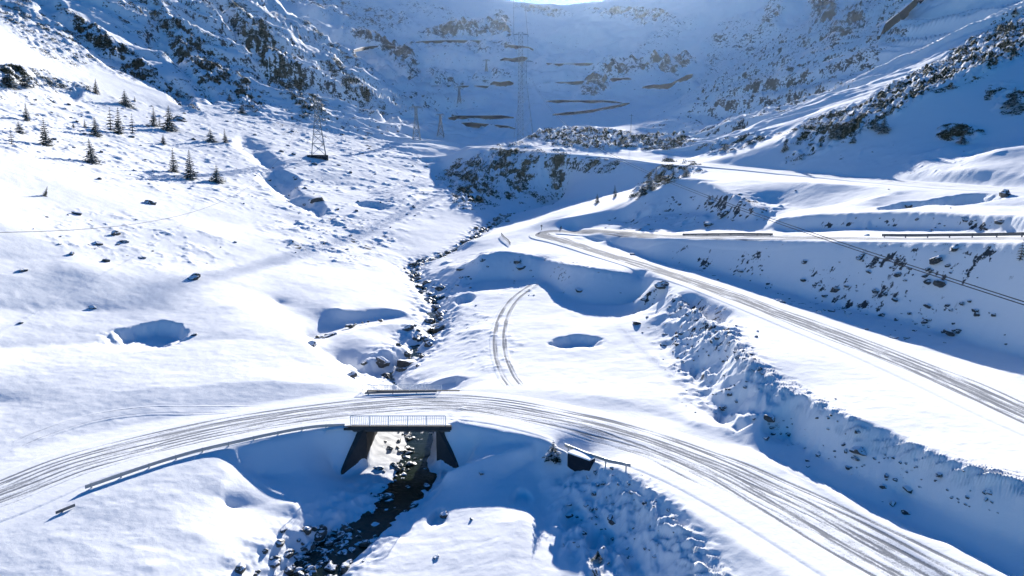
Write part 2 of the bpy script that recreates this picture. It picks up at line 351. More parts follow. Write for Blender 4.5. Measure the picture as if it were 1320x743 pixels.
# hollows blown out by the wind, and drifts: (px, py, half width m, length m, depth m)
SCOOPS = [(195,430,6.0,12,1.9),(742,440,4.6,6.5,1.25),(840,388,3.5,7,1.6),(1240,256,7.5,13,2.4),(1168,266,6.5,10,1.8),(1262,196,5,9,1.3),
          (565,665,1.0,3.4,.7),(672,640,1.2,3.0,.5),(570,495,3.5,4,.8),(385,255,6,14,2.0),
          (560,205,10,18,2.5),(480,265,7,14,1.6),(600,385,2.2,8,1.4),(905,470,2,5,1.0),(1010,545,2.4,4,.9),(945,520,2.2,4.5,.9),(740,660,1.3,3.5,.9),(775,690,1.5,3.5,.9)]
MOUNDS = [(850,425,3.2,8,1.0),(170,600,10,6,0.0),(470,440,7,6,.5),(620,430,4,10,.4),(250,300,10,12,.8),(520,260,8,16,1.5),(110,350,9,9,.7),(760,520,9,7,.5),(900,560,6,4,.5),(1215,198,8,7,1.2),(1290,200,9,8,1.4)]

def hit_base(px, py):
    d = raydir(px, py); Ys = np.exp(np.linspace(math.log(30), math.log(3500), 3000))
    t = Ys/d[1]; X = d[0]*t; Z = HC + d[2]*t
    g = Z - base_h(X, Ys); k = np.argmax(g < 0)
    if g[k] >= 0: k = len(Ys)-1
    return X[k], Ys[k]
SL = [PZ(*p) for p in STN]+[np.array([XL+4.3,YB,-5])]+[PZ(*p) for p in ST]
SL = [p for p in SL for _ in range(4)]
SC = [(hit_base(a, b), c, d, e) for a, b, c, d, e in SCOOPS]
MO = [(hit_base(a, b), c, d, e) for a, b, c, d, e in MOUNDS]

GULLY = [([(0,-50),(60,10),(91,34),(150,75),(238,123)],13,6.5),([(150,-30),(190,15),(225,62)],16,8),([(195,42),(245,96),(275,124)],12,6),([(285,10),(325,62),(352,112)],12,7),
 ([(380,60),(430,110),(500,160)],9,5),([(430,75),(480,118),(540,160)],8,5),([(245,-20),(300,30),(330,50)],10,7),([(312,185),(335,200),(372,238)],16,2.6),([(0,105),(60,108),(95,118)],14,2.2),([(340,225),(375,252),(410,270)],12,2.2)]
def detail(X, Y, Z, px, py):
    s, r, b = masks(px, py, Y)
    n1 = perlin(X/23, Y/23); n2 = fbm(X/7, Y/9, 3); wob = fbm(X/1.7, Y/1.7, 3)
    dist = np.hypot(X, Y)
    rd1 = road_dist(X, Y, ROAD1, 6); rd2 = road_dist(X, Y, ROAD2, 6); rd3 = road_dist(X, Y, ROAD3, 5)
    quiet = sst(4.5, 9.5, rd1)*sst(4.2, 7.5, rd2)*sst(3.5, 8, rd3)
    # stream bed keeps its depth
    h = np.zeros_like(Z)
    near = sst(420, 150, Y)
    h += quiet*(n1*.26 + n2*.09)*(.4+.6*sst(45, 110, Y))
    h += quiet*wob*.022*near
    # wind ridges
    h += quiet*near*(1-np.abs(fbm(X/5.5+Y/9, Y/1.5, 3)))**3*.018
    # rubble: lumps, steeper on one side
    lum = fbm(X/2.6, Y/2.6, 4, .55); lum2 = fbm(X/7.5+9, Y/7.5, 4, .55)
    sc = np.clip(dist/170., .45, 2.2)
    sc2 = np.clip(sc, .4, 1.5); lum3 = fbm(X/17+3, Y/17, 3, .5)
    h += quiet*b*(np.clip(lum-.42, 0, 1)*.9*sc2 + np.clip(lum2-.26, 0, 1)*1.0*sc2 + lum3*.55*sst(130, 220, Y))*sst(900, 500, Y)
    h += quiet*b*fbm(X/1.1, Y/1.6, 3)*.07*sst(350, 120, Y)
    # broken edge of the road fill: tufts stretched downhill
    ed = np.maximum(sst(26, 4, poly_dist(px, py, [(880,400,0),(950,455,0),(1000,500,0),(1080,545,0),(1150,580,0),(1230,606,0),(1320,630,0),(1500,690,0)])), sst(42, 5, poly_dist(px, py, [(800,625,0),(850,670,0),(890,712,0),(930,770,0)])))
    ed = np.where((Y < 125), ed, 0)
    ed2 = np.where((Y < 190) & (Y > 80), sst(16, 3, poly_dist(px, py, [(600,326,0),(700,337,0),(760,348,0),(845,364,0),(900,405,0)])), 0)
    ed3 = np.where((Y < 160) & (Y > 70), sst(14, 2, poly_dist(px, py, [(900,312,0),(1100,314,0),(1320,316,0),(1500,316,0)])), 0)
    tuft = np.abs(fbm((X*.8+Y*.6)/.55, (Y*.8-X*.6)/2.4, 3))
    ed4 = np.where(Y < 80, sst(18, 3, poly_dist(px, py, [(585,550,0),(640,560,0),(700,572,0)])), 0)
    nrg = np.where(Y < 75, ell(px, py, Y, 800, 668, 85, 72, 40), 0)
    h += nrg*quiet*((.5-np.abs(fbm(X/3.0, Y/4.2, 4)))*.9-.35+np.clip(fbm(X/1.3, Y/1.3, 3)-.1, 0, 1)*.6)
    nr2 = np.where((Y > 66) & (Y < 118), sst(60, 22, poly_dist(px, py, [(905,425,0),(930,480,0),(975,545,0)])), 0)
    h += nr2*quiet*((.5-np.abs(fbm((X+Y*.3)/3.2, (Y-X*.3)/6, 4)))*1.0-.4)
    h += (ed*.55 + ed2*.3 + ed3*.4 + ed4*.3)*(tuft-.25)*quiet
    # rocky mountains
    far = sst(380, 620, Y)
    X2 = X*.82+Y*.57; Y2 = Y*.82-X*.57          # left mountain: ribs run down to the right
    lm = far*sst(.02, -.12, X/Y)*sst(1150, 920, Y)
    h += lm*((1-np.abs(fbm(Y2/70+.3*perlin(X/60, Y/60), X2/380, 4)))**2*22-13)
    h += lm*fbm(X/20, Y/20, 4)*2.8
    rm = sst(250, 430, Y)*sst(.17, .30, X/Y)*sst(1100, 800, Y)
    X3 = X*.75-Y*.66; Y3 = Y*.75+X*.66
    h += rm*((1-np.abs(fbm(Y3/46, X3/300, 4)))**2*15-8) + rm*fbm(X/15, Y/15, 4)*1.9
    cq = sst(660, 900, Y)
    h += cq*(fbm(X/190, Y/190, 5)*24)*sst(640, 1100, Y)*(1-.95*sst(1100, 1650, Y)) + cq*fbm(X/40, Y/40, 4)*4.6 - 6*sst(1500, 1900, Y)
    h += r*(np.abs(fbm(X/28, Y/28, 4))*15*sst(500, 1000, Y)+2)*(1-.8*sst(1400, 1900, Y))
    h += s*(np.abs(fbm(X/4, Y/4, 3))*1.6)*sc*quiet
    rs_ = road_dist(X, Y, SL, 1)
    h += sst(7, 2.5, rs_)*(fbm(X/1.9, Y/1.9, 3)*.38+fbm(X/.7, Y/.7, 2)*.10)*sst(40, 60, Y)*sst(420, 250, Y)
    for gl, gw, gd in GULLY:
        wb_ = fbm(X/26, Y/26, 3)*7*np.clip(Y/400, .3, 1)
        h -= np.where((Y > 150) & (Y < 900), gd*sst(gw, 0, poly_dist(px, py, gl)+wb_), 0)
    # scoops
    for (c, w, L, dep) in SC:
        dx = (X-c[0])/w; t = (Y-c[1])/L*2
        m = (np.abs(dx) < 1.3) & (np.abs(t) < 1.6)
        if not m.any(): continue
        dxx = dx[m]; tt = t[m] + .22*fbm(X[m]/3.2, Y[m]/9, 2) + .05*fbm(X[m]/.6, Y[m]/1.2, 3)
        edge = .85-.9*dxx*dxx                    # curved far rim
        prof = sst(edge+.12, edge-.32, tt)*sst(-1.5, .3, tt)
        lat = sst(1.05, .45, np.abs(dxx)+.16*fbm(X[m]/1.8, Y[m]/1.8, 3))
        h[m] += -dep*prof*lat*quiet[m]
    for (c, w, L, hh) in MO:
        q = ((X-c[0])/w)**2+((Y-c[1])/L)**2
        h += hh*np.exp(-q*1.6)*quiet
    return h, s, r, b, quiet, ed

# ------------------------------------------------------------------ the terrain mesh
us = np.arange(-1.14, 1.14, .00205)
vs_ = np.concatenate([np.arange(math.log(15), math.log(160), .0036), np.arange(math.log(160), math.log(700), .0033), np.arange(math.log(700), math.log(3550), .0058)])
NU, NV = len(us), len(vs_)
YY = np.exp(vs_)[:, None]*np.ones((1, NU)); XX = YY*us[None]
ZB = base_h(XX, YY); PXg, PYg = project(XX, YY, ZB)
DH, MS, MR, MB_, QUIET, EDG = detail(XX, YY, ZB, PXg, PYg)
# keep the land low in the stream and under the deck
und = (XX > XL-.6) & (XX < XR+.6) & (YY > YF-4) & (YY < YB+3)
DH = np.where(und, DH*.2, DH)
ZZ = ZB + DH
def height(X, Y):
    X = np.asarray(X, float); Y = np.asarray(Y, float)
    u = np.clip((X/Y-us[0])/(us[1]-us[0]), 0, NU-1.001); v = np.interp(np.log(Y), vs_, np.arange(NV)); v = np.clip(v, 0, NV-1.001)
    i = u.astype(int); j = v.astype(int); fu = u-i; fv = v-j
    return (ZZ[j, i]*(1-fu)+ZZ[j, i+1]*fu)*(1-fv) + (ZZ[j+1, i]*(1-fu)+ZZ[j+1, i+1]*fu)*fv
def hit(px, py, ymin=30):
    d = raydir(px, py); Ys = np.exp(np.linspace(math.log(ymin), math.log(3400), 4200))
    t = Ys/d[1]; X = d[0]*t; Z = HC + d[2]*t
    g = Z - height(X, Ys); k = int(np.argmax(g < 0))
    if g[k] >= 0: return None
    return np.array([X[k], Ys[k], float(height(X[k], Ys[k]))])

gy, gx = np.gradient(ZZ); dX = np.gradient(XX, axis=1); dYr = np.gradient(YY, axis=0); dXr = np.gradient(XX, axis=0)
zx = gx/dX; zy = (gy - zx*dXr)/dYr
STEEP = np.hypot(zx, zy)
# bare ground showing through the snow
nA = fbm(XX/1.3, YY/1.3, 4, .6); nB = fbm(XX/9+4, YY/9, 4, .6); nC = fbm(XX/35, YY/35, 4, .6)
DARK = np.zeros_like(ZZ)
DARK = np.maximum(DARK, np.clip(MS, 0, 1)*(.42+.9*nB*.5+.3*nA))
DARK = np.maximum(DARK, np.clip(MR, 0, 1.1)*(.52+.45*nC+.35*nB))
DARK = np.maximum(DARK, MB_*(.25+.30*nB+.2*nA)*sst(60, 110, YY))
DARK = np.clip(DARK, 0, .85)
DARK *= np.where((YY > 60), 1, .8)

def grid_mesh(name, r0, r1, mat):
    n = r1-r0
    co = np.stack([XX[r0:r1], YY[r0:r1], ZZ[r0:r1]], -1).reshape(-1, 3).astype(np.float32)
    idx = (np.arange(n-1)[:, None]*NU + np.arange(NU-1)[None]).ravel()
    f = np.stack([idx, idx+1, idx+NU+1, idx+NU], -1).ravel().astype(np.int32)
    me = bpy.data.meshes.new(name); me.vertices.add(len(co)); me.vertices.foreach_set('co', co.ravel())
    me.loops.add(len(f)); me.loops.foreach_set('vertex_index', f)
    nf = len(f)//4; me.polygons.add(nf); me.polygons.foreach_set('loop_start', np.arange(0, nf*4, 4, dtype=np.int32)); me.polygons.foreach_set('loop_total', np.full(nf, 4, np.int32))
    me.polygons.foreach_set('use_smooth', np.ones(nf, bool))
    a = me.attributes.new('dark', 'FLOAT', 'POINT'); a.data.foreach_set('value', DARK[r0:r1].ravel().astype(np.float32))
    a = me.attributes.new('veg', 'FLOAT', 'POINT'); a.data.foreach_set('value', np.clip(MS[r0:r1]*1.2, 0, 1).ravel().astype(np.float32))
    me.update(); me.validate(); me.materials.append(mat)
    o = bpy.data.objects.new(name, me); C.objects.link(o); o['kind'] = 'structure'
    return o

# ------------------------------------------------------------------ materials
class NT:
    def __init__(s, name):
        s.m = bpy.data.materials.new(name); s.m.use_nodes = True; s.t = s.m.node_tree; s.t.nodes.clear()
        s.out = s.n('OutputMaterial'); s.b = s.n('BsdfPrincipled'); s.l(s.b.outputs[0], s.out.inputs[0])
    def n(s, k, **kw):
        x = s.t.nodes.new('ShaderNode'+k)
        for a, v in kw.items(): setattr(x, a, v)
        return x
    def l(s, a, b): s.t.links.new(a, b)
    def noise(s, sc, det=4, rough=.55, vec=None):
        x = s.n('TexNoise'); x.inputs['Scale'].default_value = sc; x.inputs['Detail'].default_value = det; x.inputs['Roughness'].default_value = rough
        if vec is None: g = s.n('NewGeometry'); vec = g.outputs['Position']
        s.l(vec, x.inputs['Vector']); return x.outputs['Fac']
    def math(s, op, a, b=None, c=False):
        x = s.n('Math', operation=op, use_clamp=c)
        for i, v in enumerate((a, b)):
            if v is None: continue
            if isinstance(v, (int, float)): x.inputs[i].default_value = v
            else: s.l(v, x.inputs[i])
        return x.outputs[0]
    def ramp(s, v, a, b):
        x = s.n('MapRange'); x.interpolation_type = 'SMOOTHSTEP'; x.inputs[1].default_value = a; x.inputs[2].default_value = b; s.l(v, x.inputs[0]); return x.outputs[0]
    def mix(s, f, a, b):
        x = s.n('MixRGB')
        for i, v in enumerate((f, a, b)):
            if isinstance(v, (int, float)): x.inputs[i].default_value = v
            elif isinstance(v, tuple): x.inputs[i].default_value = (*v, 1)
            else: s.l(v, x.inputs[i])
        return x.outputs[0]
    def bump(s, h, st, d):
        x = s.n('Bump'); x.inputs['Strength'].default_value = st; x.inputs['Distance'].default_value = d; s.l(h, x.inputs['Height']); s.l(x.outputs[0], s.b.inputs['Normal'])
SNOW = (.80, .815, .84)
def mat_terrain():
    t = NT('snow_ground')
    at = t.n('Attribute', attribute_name='dark').outputs['Fac']; vg = t.n('Attribute', attribute_name='veg').outputs['Fac']
    n1 = t.noise(.75, 6, .65); n2 = t.noise(.12, 5, .6); n3 = t.noise(4.0, 4, .6); n0 = t.noise(.22, 5, .62)
    g = t.n('NewGeometry'); sx = t.n('SeparateXYZ'); t.l(g.outputs['Normal'], sx.inputs[0])
    nn = t.math('ADD', t.math('MULTIPLY', n1, 1.5), t.math('MULTIPLY', n0, 1.5)); nn = t.math('SUBTRACT', nn, 1.0)
    st = t.math('MULTIPLY', t.math('SUBTRACT', .86, sx.outputs['Z']), .45)
    x = t.math('ADD', t.math('ADD', nn, at), st)
    f = t.math('MULTIPLY', t.ramp(x, .93, 1.03), t.ramp(at, .03, .12))
    rock = t.mix(n3, (.02, .028, .036), (.085, .095, .105))
    veg = t.mix(n1, (.014, .028, .020), (.06, .065, .045))
    snow = t.mix(n2, (.79, .81, .84), (.84, .85, .865))
    t.l(t.mix(f, snow, t.mix(vg, rock, veg)), t.b.inputs['Base Color'])
    t.b.inputs['Roughness'].default_value = .9; t.b.inputs['Specular IOR Level'].default_value = .02
    h = t.math('ADD', t.math('MULTIPLY', t.noise(1.1, 7, .62), .22), t.math('MULTIPLY', t.noise(.13, 5, .6), .5))
    t.bump(h, .38, .5); return t.m
def mat_flat(name, ca, cb, sc=3., rough=.7, metal=0, bump=.0, snow=None):
    t = NT(name); n = t.noise(sc, 5, .6)
    col = t.mix(n, ca, cb)
    if snow is not None:
        g = t.n('NewGeometry'); sx = t.n('SeparateXYZ'); t.l(g.outputs['Normal'], sx.inputs[0])
        nz = t.math('ADD', sx.outputs['Z'], t.math('MULTIPLY', t.math('SUBTRACT', t.noise(sc*.8, 4, .6), .5), .9))
        col = t.mix(t.ramp(nz, snow-.06, snow+.08), col, SNOW)
    t.l(col, t.b.inputs['Base Color']); t.b.inputs['Roughness'].default_value = rough; t.b.inputs['Metallic'].default_value = metal
    t.b.inputs['Specular IOR Level'].default_value = .3 if metal or rough < .65 else .04
    if bump: t.bump(t.noise(sc*2, 5, .6), .6, bump)
    return t.m
def mat_road():
    t = NT('snow_road')
    at = t.n('Attribute', attribute_name='track').outputs['Fac']
    n1 = t.noise(5, 5, .7); n2 = t.noise(.9, 4, .6); n4 = t.noise(14, 3, .6)
    x = t.math('ADD', at, t.math('MULTIPLY', t.math('SUBTRACT', t.math('ADD', t.math('MULTIPLY', n1, .5), t.math('MULTIPLY', n4, .5)), .5), 1.5))
    f = t.math('MULTIPLY', t.ramp(x, .12, .62), t.ramp(at, .03, .18))
    col = t.mix(t.math('MULTIPLY', f, .88), t.mix(n2, (.78, .80, .83), (.84, .85, .865)), t.mix(n1, (.075, .085, .10), (.25, .265, .29)))
    t.l(col, t.b.inputs['Base Color']); t.b.inputs['Roughness'].default_value = .9; t.b.inputs['Specular IOR Level'].default_value = .02
    h = t.math('ADD', t.math('MULTIPLY', t.noise(1.4, 6, .6), .2), t.math('MULTIPLY', t.math('MULTIPLY', n4, at), .25))
    t.bump(h, .5, .4); return t.m
M = dict(
 snow=mat_flat('snow', (.79,.81,.84), (.84,.85,.865), 1.2, .75, 0, .05),
 rock=mat_flat('dark_rock', (.03,.036,.042), (.12,.125,.125), 2.2, .8, 0, .12, snow=.62),
 wetrock=mat_flat('wet_stream_rock', (.03,.035,.032), (.11,.115,.10), 3.0, .5, 0, .1, snow=.80),
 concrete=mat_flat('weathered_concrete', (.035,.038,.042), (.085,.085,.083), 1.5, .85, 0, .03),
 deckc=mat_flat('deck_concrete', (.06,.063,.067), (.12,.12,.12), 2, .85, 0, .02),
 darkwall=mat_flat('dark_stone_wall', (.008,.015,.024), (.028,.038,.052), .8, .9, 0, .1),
 steel=mat_flat('galvanised_steel', (.33,.35,.36), (.46,.47,.48), 6, .45, .7),
 railpaint=mat_flat('pale_grey_rail_paint', (.74,.75,.76), (.82,.82,.82), 6, .6),
 darkrail=mat_flat('old_dark_rail', (.12,.12,.125), (.22,.22,.22), 6, .6, .3),
 pylon=mat_flat('pylon_steel', (.16,.17,.18), (.26,.27,.28), 2, .55, .5),
 cable=mat_flat('cable_metal', (.05,.052,.055), (.08,.08,.085), 3, .95, 0),
 insul=mat_flat('insulator_glass', (.12,.16,.15), (.2,.24,.22), 5, .3),
 bark=mat_flat('bark', (.06,.045,.035), (.12,.09,.07), 6, .9),
 needles=mat_flat('spruce_needles', (.010,.022,.014), (.035,.055,.03), 2.5, .8, 0, 0, snow=.93),
 scrub=mat_flat('dwarf_pine_needles', (.012,.026,.016), (.05,.06,.032), 2.0, .85, 0, 0, snow=.9),
 twig=mat_flat('dry_twigs', (.09,.065,.045), (.20,.15,.10), 3, .9),
)
def mat_water():
    t = NT('stream_water'); n = t.noise(.8, 4, .6)
    t.l(t.mix(n, (.004,.008,.008), (.026,.038,.018)), t.b.inputs['Base Color']); t.b.inputs['IOR'].default_value = 1.33; t.b.inputs['Specular IOR Level'].default_value = .25; t.b.inputs['Roughness'].default_value = .12
    t.bump(t.noise(3.0, 5, .6), .5, .12); return t.m
M['water'] = mat_water(); M['terrain'] = mat_terrain(); M['road'] = mat_road()

rs = int(np.searchsorted(vs_, math.log(600)))
grid_mesh('ground', 0, rs+1, M['terrain'])
grid_mesh('mountain', rs, NV, M['terrain'])

# ------------------------------------------------------------------ mesh helpers
class MB:
    def __init__(s): s.v = []; s.f = []
    def add(s, v, f):
        k = len(s.v); s.v += [tuple(map(float, p)) for p in v]; s.f += [tuple(i+k for i in q) for q in f]
    def hexa(s, b, t):      # four base points, four top points
        s.add(list(b)+list(t), [(3,2,1,0),(4,5,6,7),(0,1,5,4),(1,2,6,5),(2,3,7,6),(3,0,4,7)])
    def box(s, c, hx, hy, hz, rz=0):
        ca, sa = math.cos(rz), math.sin(rz)
        q = [(-hx,-hy),(hx,-hy),(hx,hy),(-hx,hy)]
        p = [(c[0]+x*ca-y*sa, c[1]+x*sa+y*ca) for x, y in q]
        s.hexa([(x,y,c[2]-hz) for x,y in p], [(x,y,c[2]+hz) for x,y in p])
    def bar(s, a, b, r, n=4, r2=None):
        a = Vector(a); b = Vector(b); d = (b-a)
        if d.length < 1e-6: return
        d.normalize(); w = Vector((0,0,1)) if abs(d.z) < .95 else Vector((1,0,0))
        x = d.cross(w).normalized(); y = d.cross(x); r2 = r if r2 is None else r2
        v = []
        for (c, rr) in ((a, r), (b, r2)):
            for k in range(n):
                t = 2*math.pi*(k+.5)/n; v.append(c + x*math.cos(t)*rr + y*math.sin(t)*rr)
        s.add(v, [(k,(k+1)%n,n+(k+1)%n,n+k) for k in range(n)] + [tuple(range(n-1,-1,-1)), tuple(range(n,2*n))])
    def tube(s, pts, r, n=5):
        pts = [Vector(p) for p in pts]; v = []
        for i, p in enumerate(pts):
            d = (pts[min(i+1, len(pts)-1)]-pts[max(i-1, 0)]).normalized(); x = d.cross(Vector((0,0,1))).normalized(); y = d.cross(x)
            for k in range(n):
                t = 2*math.pi*k/n; v.append(p+x*math.cos(t)*r+y*math.sin(t)*r)
        f = []
        for i in range(len(pts)-1):
            for k in range(n): f.append((i*n+k, i*n+(k+1)%n, (i+1)*n+(k+1)%n, (i+1)*n+k))
        s.add(v, f)
    def mesh(s, name, mat, smooth=False):
        me = bpy.data.meshes.new(name); me.from_pydata(s.v, [], s.f); me.materials.append(mat)
        if smooth: me.polygons.foreach_set('use_smooth', [True]*len(me.polygons))
        me.update(); return me
    def build(s, name, mat, parent=None, smooth=False):
        o = bpy.data.objects.new(name, s.mesh(name, mat, smooth)); C.objects.link(o)
        if parent is not None: o.parent = parent; o.location = -parent.location if False else (0,0,0)
        return o
def tag(o, label=None, cat=None, group=None, kind=None):
    if label: o['label'] = label
    if cat: o['category'] = cat
    if group: o['group'] = group
    if kind: o['kind'] = kind
    return o
def empty(name, loc, label, cat, group=None):
    o = bpy.data.objects.new(name, None); C.objects.link(o); o.location = [float(c) for c in loc]; o.empty_display_size = .3
    return tag(o, label, cat, group)
def part(mb, name, mat, root, smooth=False):
    """build with world coordinates, parented to root"""
    l = root.location; mb.v = [(x-l[0], y-l[1], z-l[2]) for x, y, z in mb.v]
    o = bpy.data.objects.new(name, mb.mesh(name, mat, smooth)); C.objects.link(o); o.parent = root; return o
def sub(mb, name, mat, parent_part, root):
    l = root.location; mb.v = [(x-l[0], y-l[1], z-l[2]) for x, y, z in mb.v]
    o = bpy.data.objects.new(name, mb.mesh(name, mat)); C.objects.link(o); o.parent = parent_part; return o

# ------------------------------------------------------------------ roads with tyre tracks
def resample(line, step):
    L = [np.array(p, float) for p in line]; s = [0]
    for a, b in zip(L[:-1], L[1:]): s.append(s[-1]+math.hypot(*(b-a)[:2]))
    s = np.array(s); P = np.array(L); q = np.arange(0, s[-1], step)
    return np.stack([np.interp(q, s, P[:, k]) for k in range(3)], -1), q
def road_sheet(name, line, half, tracks, step=.35, cross=.11, deck=False, lift=.06, zfix=None, grey=0.0):
    P, q = resample(line, step)
    T = np.gradient(P[:, :2], axis=0); T /= np.linalg.norm(T, axis=1)[:, None]+1e-9
    for _ in range(6): T[1:-1] = (T[:-2]+T[1:-1]*2+T[2:])/4
    T /= np.linalg.norm(T, axis=1)[:, None]
    N = np.stack([T[:, 1], -T[:, 0]], -1)
    w = np.arange(-half, half+1e-6, cross)
    X = P[:, 0:1]+N[:, 0:1]*w[None]; Y = P[:, 1:2]+N[:, 1:2]*w[None]
    Z = height(X, Y)
    if deck:
        on = (X > XL-4) & (X < XR+4) & (Y > YF-2) & (Y < YB+2)
        Z = np.where(on, np.maximum(Z, .0), Z)
    tr = np.zeros_like(X)
    Q = q[:, None]*np.ones_like(X); W = w[None]*np.ones_like(X)
    for i, (v0, v1, amp, st, q0, q1, wd) in enumerate(tracks):
        tt = (q-q0)/max(q1-q0, 1e-6); c = v0+(v1-v0)*sst(0, 1, tt) + amp*perlin(q/23+i*7.7, q*0+i*3.1)+ .25*amp*perlin(q/8+i*2.7, q*0+i*1.1)
        fade = sst(q0-3, q0+3, q)*sst(q1+3, q1-3, q)
        for off in (-.78, .78):
            d = np.abs(W-(c+off)[:, None])/(1+np.clip((Y-75)/70, 0, 1.6)); br = .65+.6*perlin(Q/6+i*5+off, W*0+i)
            tr = np.maximum(tr, sst(wd, wd*.35, d)*st*fade[:, None]*np.clip(br, 0.15, 1))
    tr = np.maximum(tr, grey*sst(half*.62, half*.25, np.abs(W))*np.clip(.5+fbm(Q/2.5, W/.5, 3), 0, 1))
    edge = sst(half, half-.5, np.abs(W))
    ends = (sst(0, 3, q)*sst(q[-1], q[-1]-3, q))[:, None] if half < 2 else 1
    Z = Z + lift*(1+np.clip((Y-75)/45, 0, 4))*edge*ends - .03*tr - .02*(1-edge)
    co = np.stack([X, Y, Z], -1).reshape(-1, 3).astype(np.float32); n, m = X.shape
    idx = (np.arange(n-1)[:, None]*m+np.arange(m-1)[None]).ravel()
    f = np.stack([idx, idx+m, idx+m+1, idx+1], -1)
    me = bpy.data.meshes.new(name); me.from_pydata(co.tolist(), [], f.tolist()); me.polygons.foreach_set('use_smooth', [True]*len(me.polygons))
    a = me.attributes.new('track', 'FLOAT', 'POINT'); a.data.foreach_set('value', tr.ravel().astype(np.float32))
    me.update(); me.materials.append(M['road']); o = bpy.data.objects.new(name, me); C.objects.link(o); o['kind'] = 'structure'; return o
EE = 9999
_r = random.Random(5)
def ruts(n, w, amp, L):
    T = []
    for k in range(n):
        c0 = _r.uniform(-w, w); c1 = _r.uniform(-w, w)*.8
        q0, q1 = (-9, EE) if k < n*.5 else (lambda a_: (a_, a_+_r.uniform(25, 70)))(_r.uniform(0, L))
        T.append((c0, c1, amp*_r.uniform(.5, 1.3), _r.uniform(.55, 1), q0, q1, _r.choice((.10, .13, .17, .22))))
    return T
road_sheet('road', ROAD1, 5.2, [(-1.5,-2.2,.8,1,-9,EE,.22),(.9,.2,1.0,1,-9,EE,.20),(-.2,1.0,1.1,.9,-9,EE,.16)]+ruts(8, 2.3, 1.1, 150), deck=True, grey=.36)
road_sheet('road', ROAD2, 4.2, [(-.6,-.8,.6,1,-9,EE,.30),(.3,.8,.7,1,-9,EE,.28)]+ruts(5, 1.2, .8, 190), grey=.42)
road_sheet('road', ROAD3, 3.6, [(-.6,-.6,.4,.5,-9,EE,.25),(.8,.8,.4,.4,-9,EE,.25)], step=.8, cross=.3)
SIDE = smooth_poly([np.append(hit(px, py)[:2], 0) for px, py in [(664,500),(652,480),(644,455),(643,430),(650,405),(664,385),(690,366)]])
road_sheet('snow_track', SIDE, 1.7, [(0,0,.15,.95,-9,EE,.2),(.35,.1,.3,.6,-9,EE,.18)], step=.3, cross=.1, lift=.035)
LFT = smooth_poly([np.append(hit(px, py)[:2], 0) for px, py in [(10,578),(60,558),(120,540),(180,531),(240,530),(330,527)]])
road_sheet('snow_track', LFT, 1.5, [(0,0,.15,.5,-9,EE,.13)], step=.3, cross=.1, lift=.035)

# ------------------------------------------------------------------ stream water
def strip(name, pts, widths, mat, dz):
    pts = smooth_poly(pts, 6); n = len(pts); v = []; f = []
    ws = np.interp(np.linspace(0, 1, n), np.linspace(0, 1, len(widths)), widths)
    for i, p in enumerate(pts):
        a = pts[max(i-1, 0)]; b = pts[min(i+1, n-1)]; t = Vector((b[0]-a[0], b[1]-a[1], 0)).normalized(); nn = Vector((t.y, -t.x, 0))
        for k in range(5):
            q = (k/4*2-1)*ws[i]; v.append((p[0]+nn.x*q, p[1]+nn.y*q, p[2]+dz))
    for i in range(n-1):
        for k in range(4): f.append((i*5+k, (i+1)*5+k, (i+1)*5+k+1, i*5+k+1))
    me = bpy.data.meshes.new(name); me.from_pydata(v, [], f); me.materials.append(mat); o = bpy.data.objects.new(name, me); C.objects.link(o); o['kind'] = 'structure'; return o
near_pts = [PZ(*p) for p in [(310,860,-6.1),(360,790,-5.9),(400,745,-5.75),(442,703,-5.6),(490,665,-5.45),(522,632,-5.35),(540,602,-5.25)]] + [np.array([XL+4.5, YF+3, -5.15]), np.array([XL+4.2, YB+3, -4.85])]
strip('stream', near_pts + [PZ(496,485,-4.75)] + [PZ(*p) for p in ST[2:]], [4,3.6,3.3,3.0,2.8,2.6,2.6,2.6,2.2,2,2,2,2,2,2,2,2,2,2,2,2,2], M['water'], .34)

# ------------------------------------------------------------------ bridge
YFL, YFR = PZ(448,549,0)[1], PZ(579,545,0)[1]
bx0, bx1 = PZ(448,549,0)[0]-.2, PZ(579,545,0)[0]+.2
br = empty('bridge', ((XL+XR)/2, (YF+YB)/2, 0), 'small concrete road bridge with pale bar railings crossing the dark stream', 'bridge')
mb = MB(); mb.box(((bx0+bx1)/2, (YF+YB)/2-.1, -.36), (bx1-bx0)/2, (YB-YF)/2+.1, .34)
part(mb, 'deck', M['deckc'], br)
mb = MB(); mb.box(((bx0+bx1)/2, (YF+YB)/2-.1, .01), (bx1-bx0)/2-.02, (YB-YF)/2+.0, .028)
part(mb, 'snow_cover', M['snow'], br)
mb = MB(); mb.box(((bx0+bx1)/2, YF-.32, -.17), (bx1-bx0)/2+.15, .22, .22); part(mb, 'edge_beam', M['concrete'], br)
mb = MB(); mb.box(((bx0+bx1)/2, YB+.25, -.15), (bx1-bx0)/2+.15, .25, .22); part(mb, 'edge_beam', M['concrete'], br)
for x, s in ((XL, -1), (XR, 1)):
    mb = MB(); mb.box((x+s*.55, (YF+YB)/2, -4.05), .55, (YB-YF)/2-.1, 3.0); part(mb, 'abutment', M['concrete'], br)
def wing(a, b, s, z0=-.12):
    """sloping wing wall from the deck corner a down to the toe b"""
    a = np.array(a); b = np.array(b); d = (b-a)[:2]; d = d/np.linalg.norm(d); n = np.array([d[1], -d[0]])*s*.8
    m = MB()
    bt = [(a[0],a[1],-7.2),(b[0],b[1],-7.2),(b[0]+n[0],b[1]+n[1],-7.2),(a[0]+n[0],a[1]+n[1],-7.2)]
    tp = [(a[0],a[1],a[2]),(b[0],b[1],b[2]),(b[0]+n[0],b[1]+n[1],b[2]),(a[0]+n[0],a[1]+n[1],a[2])]
    m.hexa(bt, tp); return m
wl = WL; wr = WR
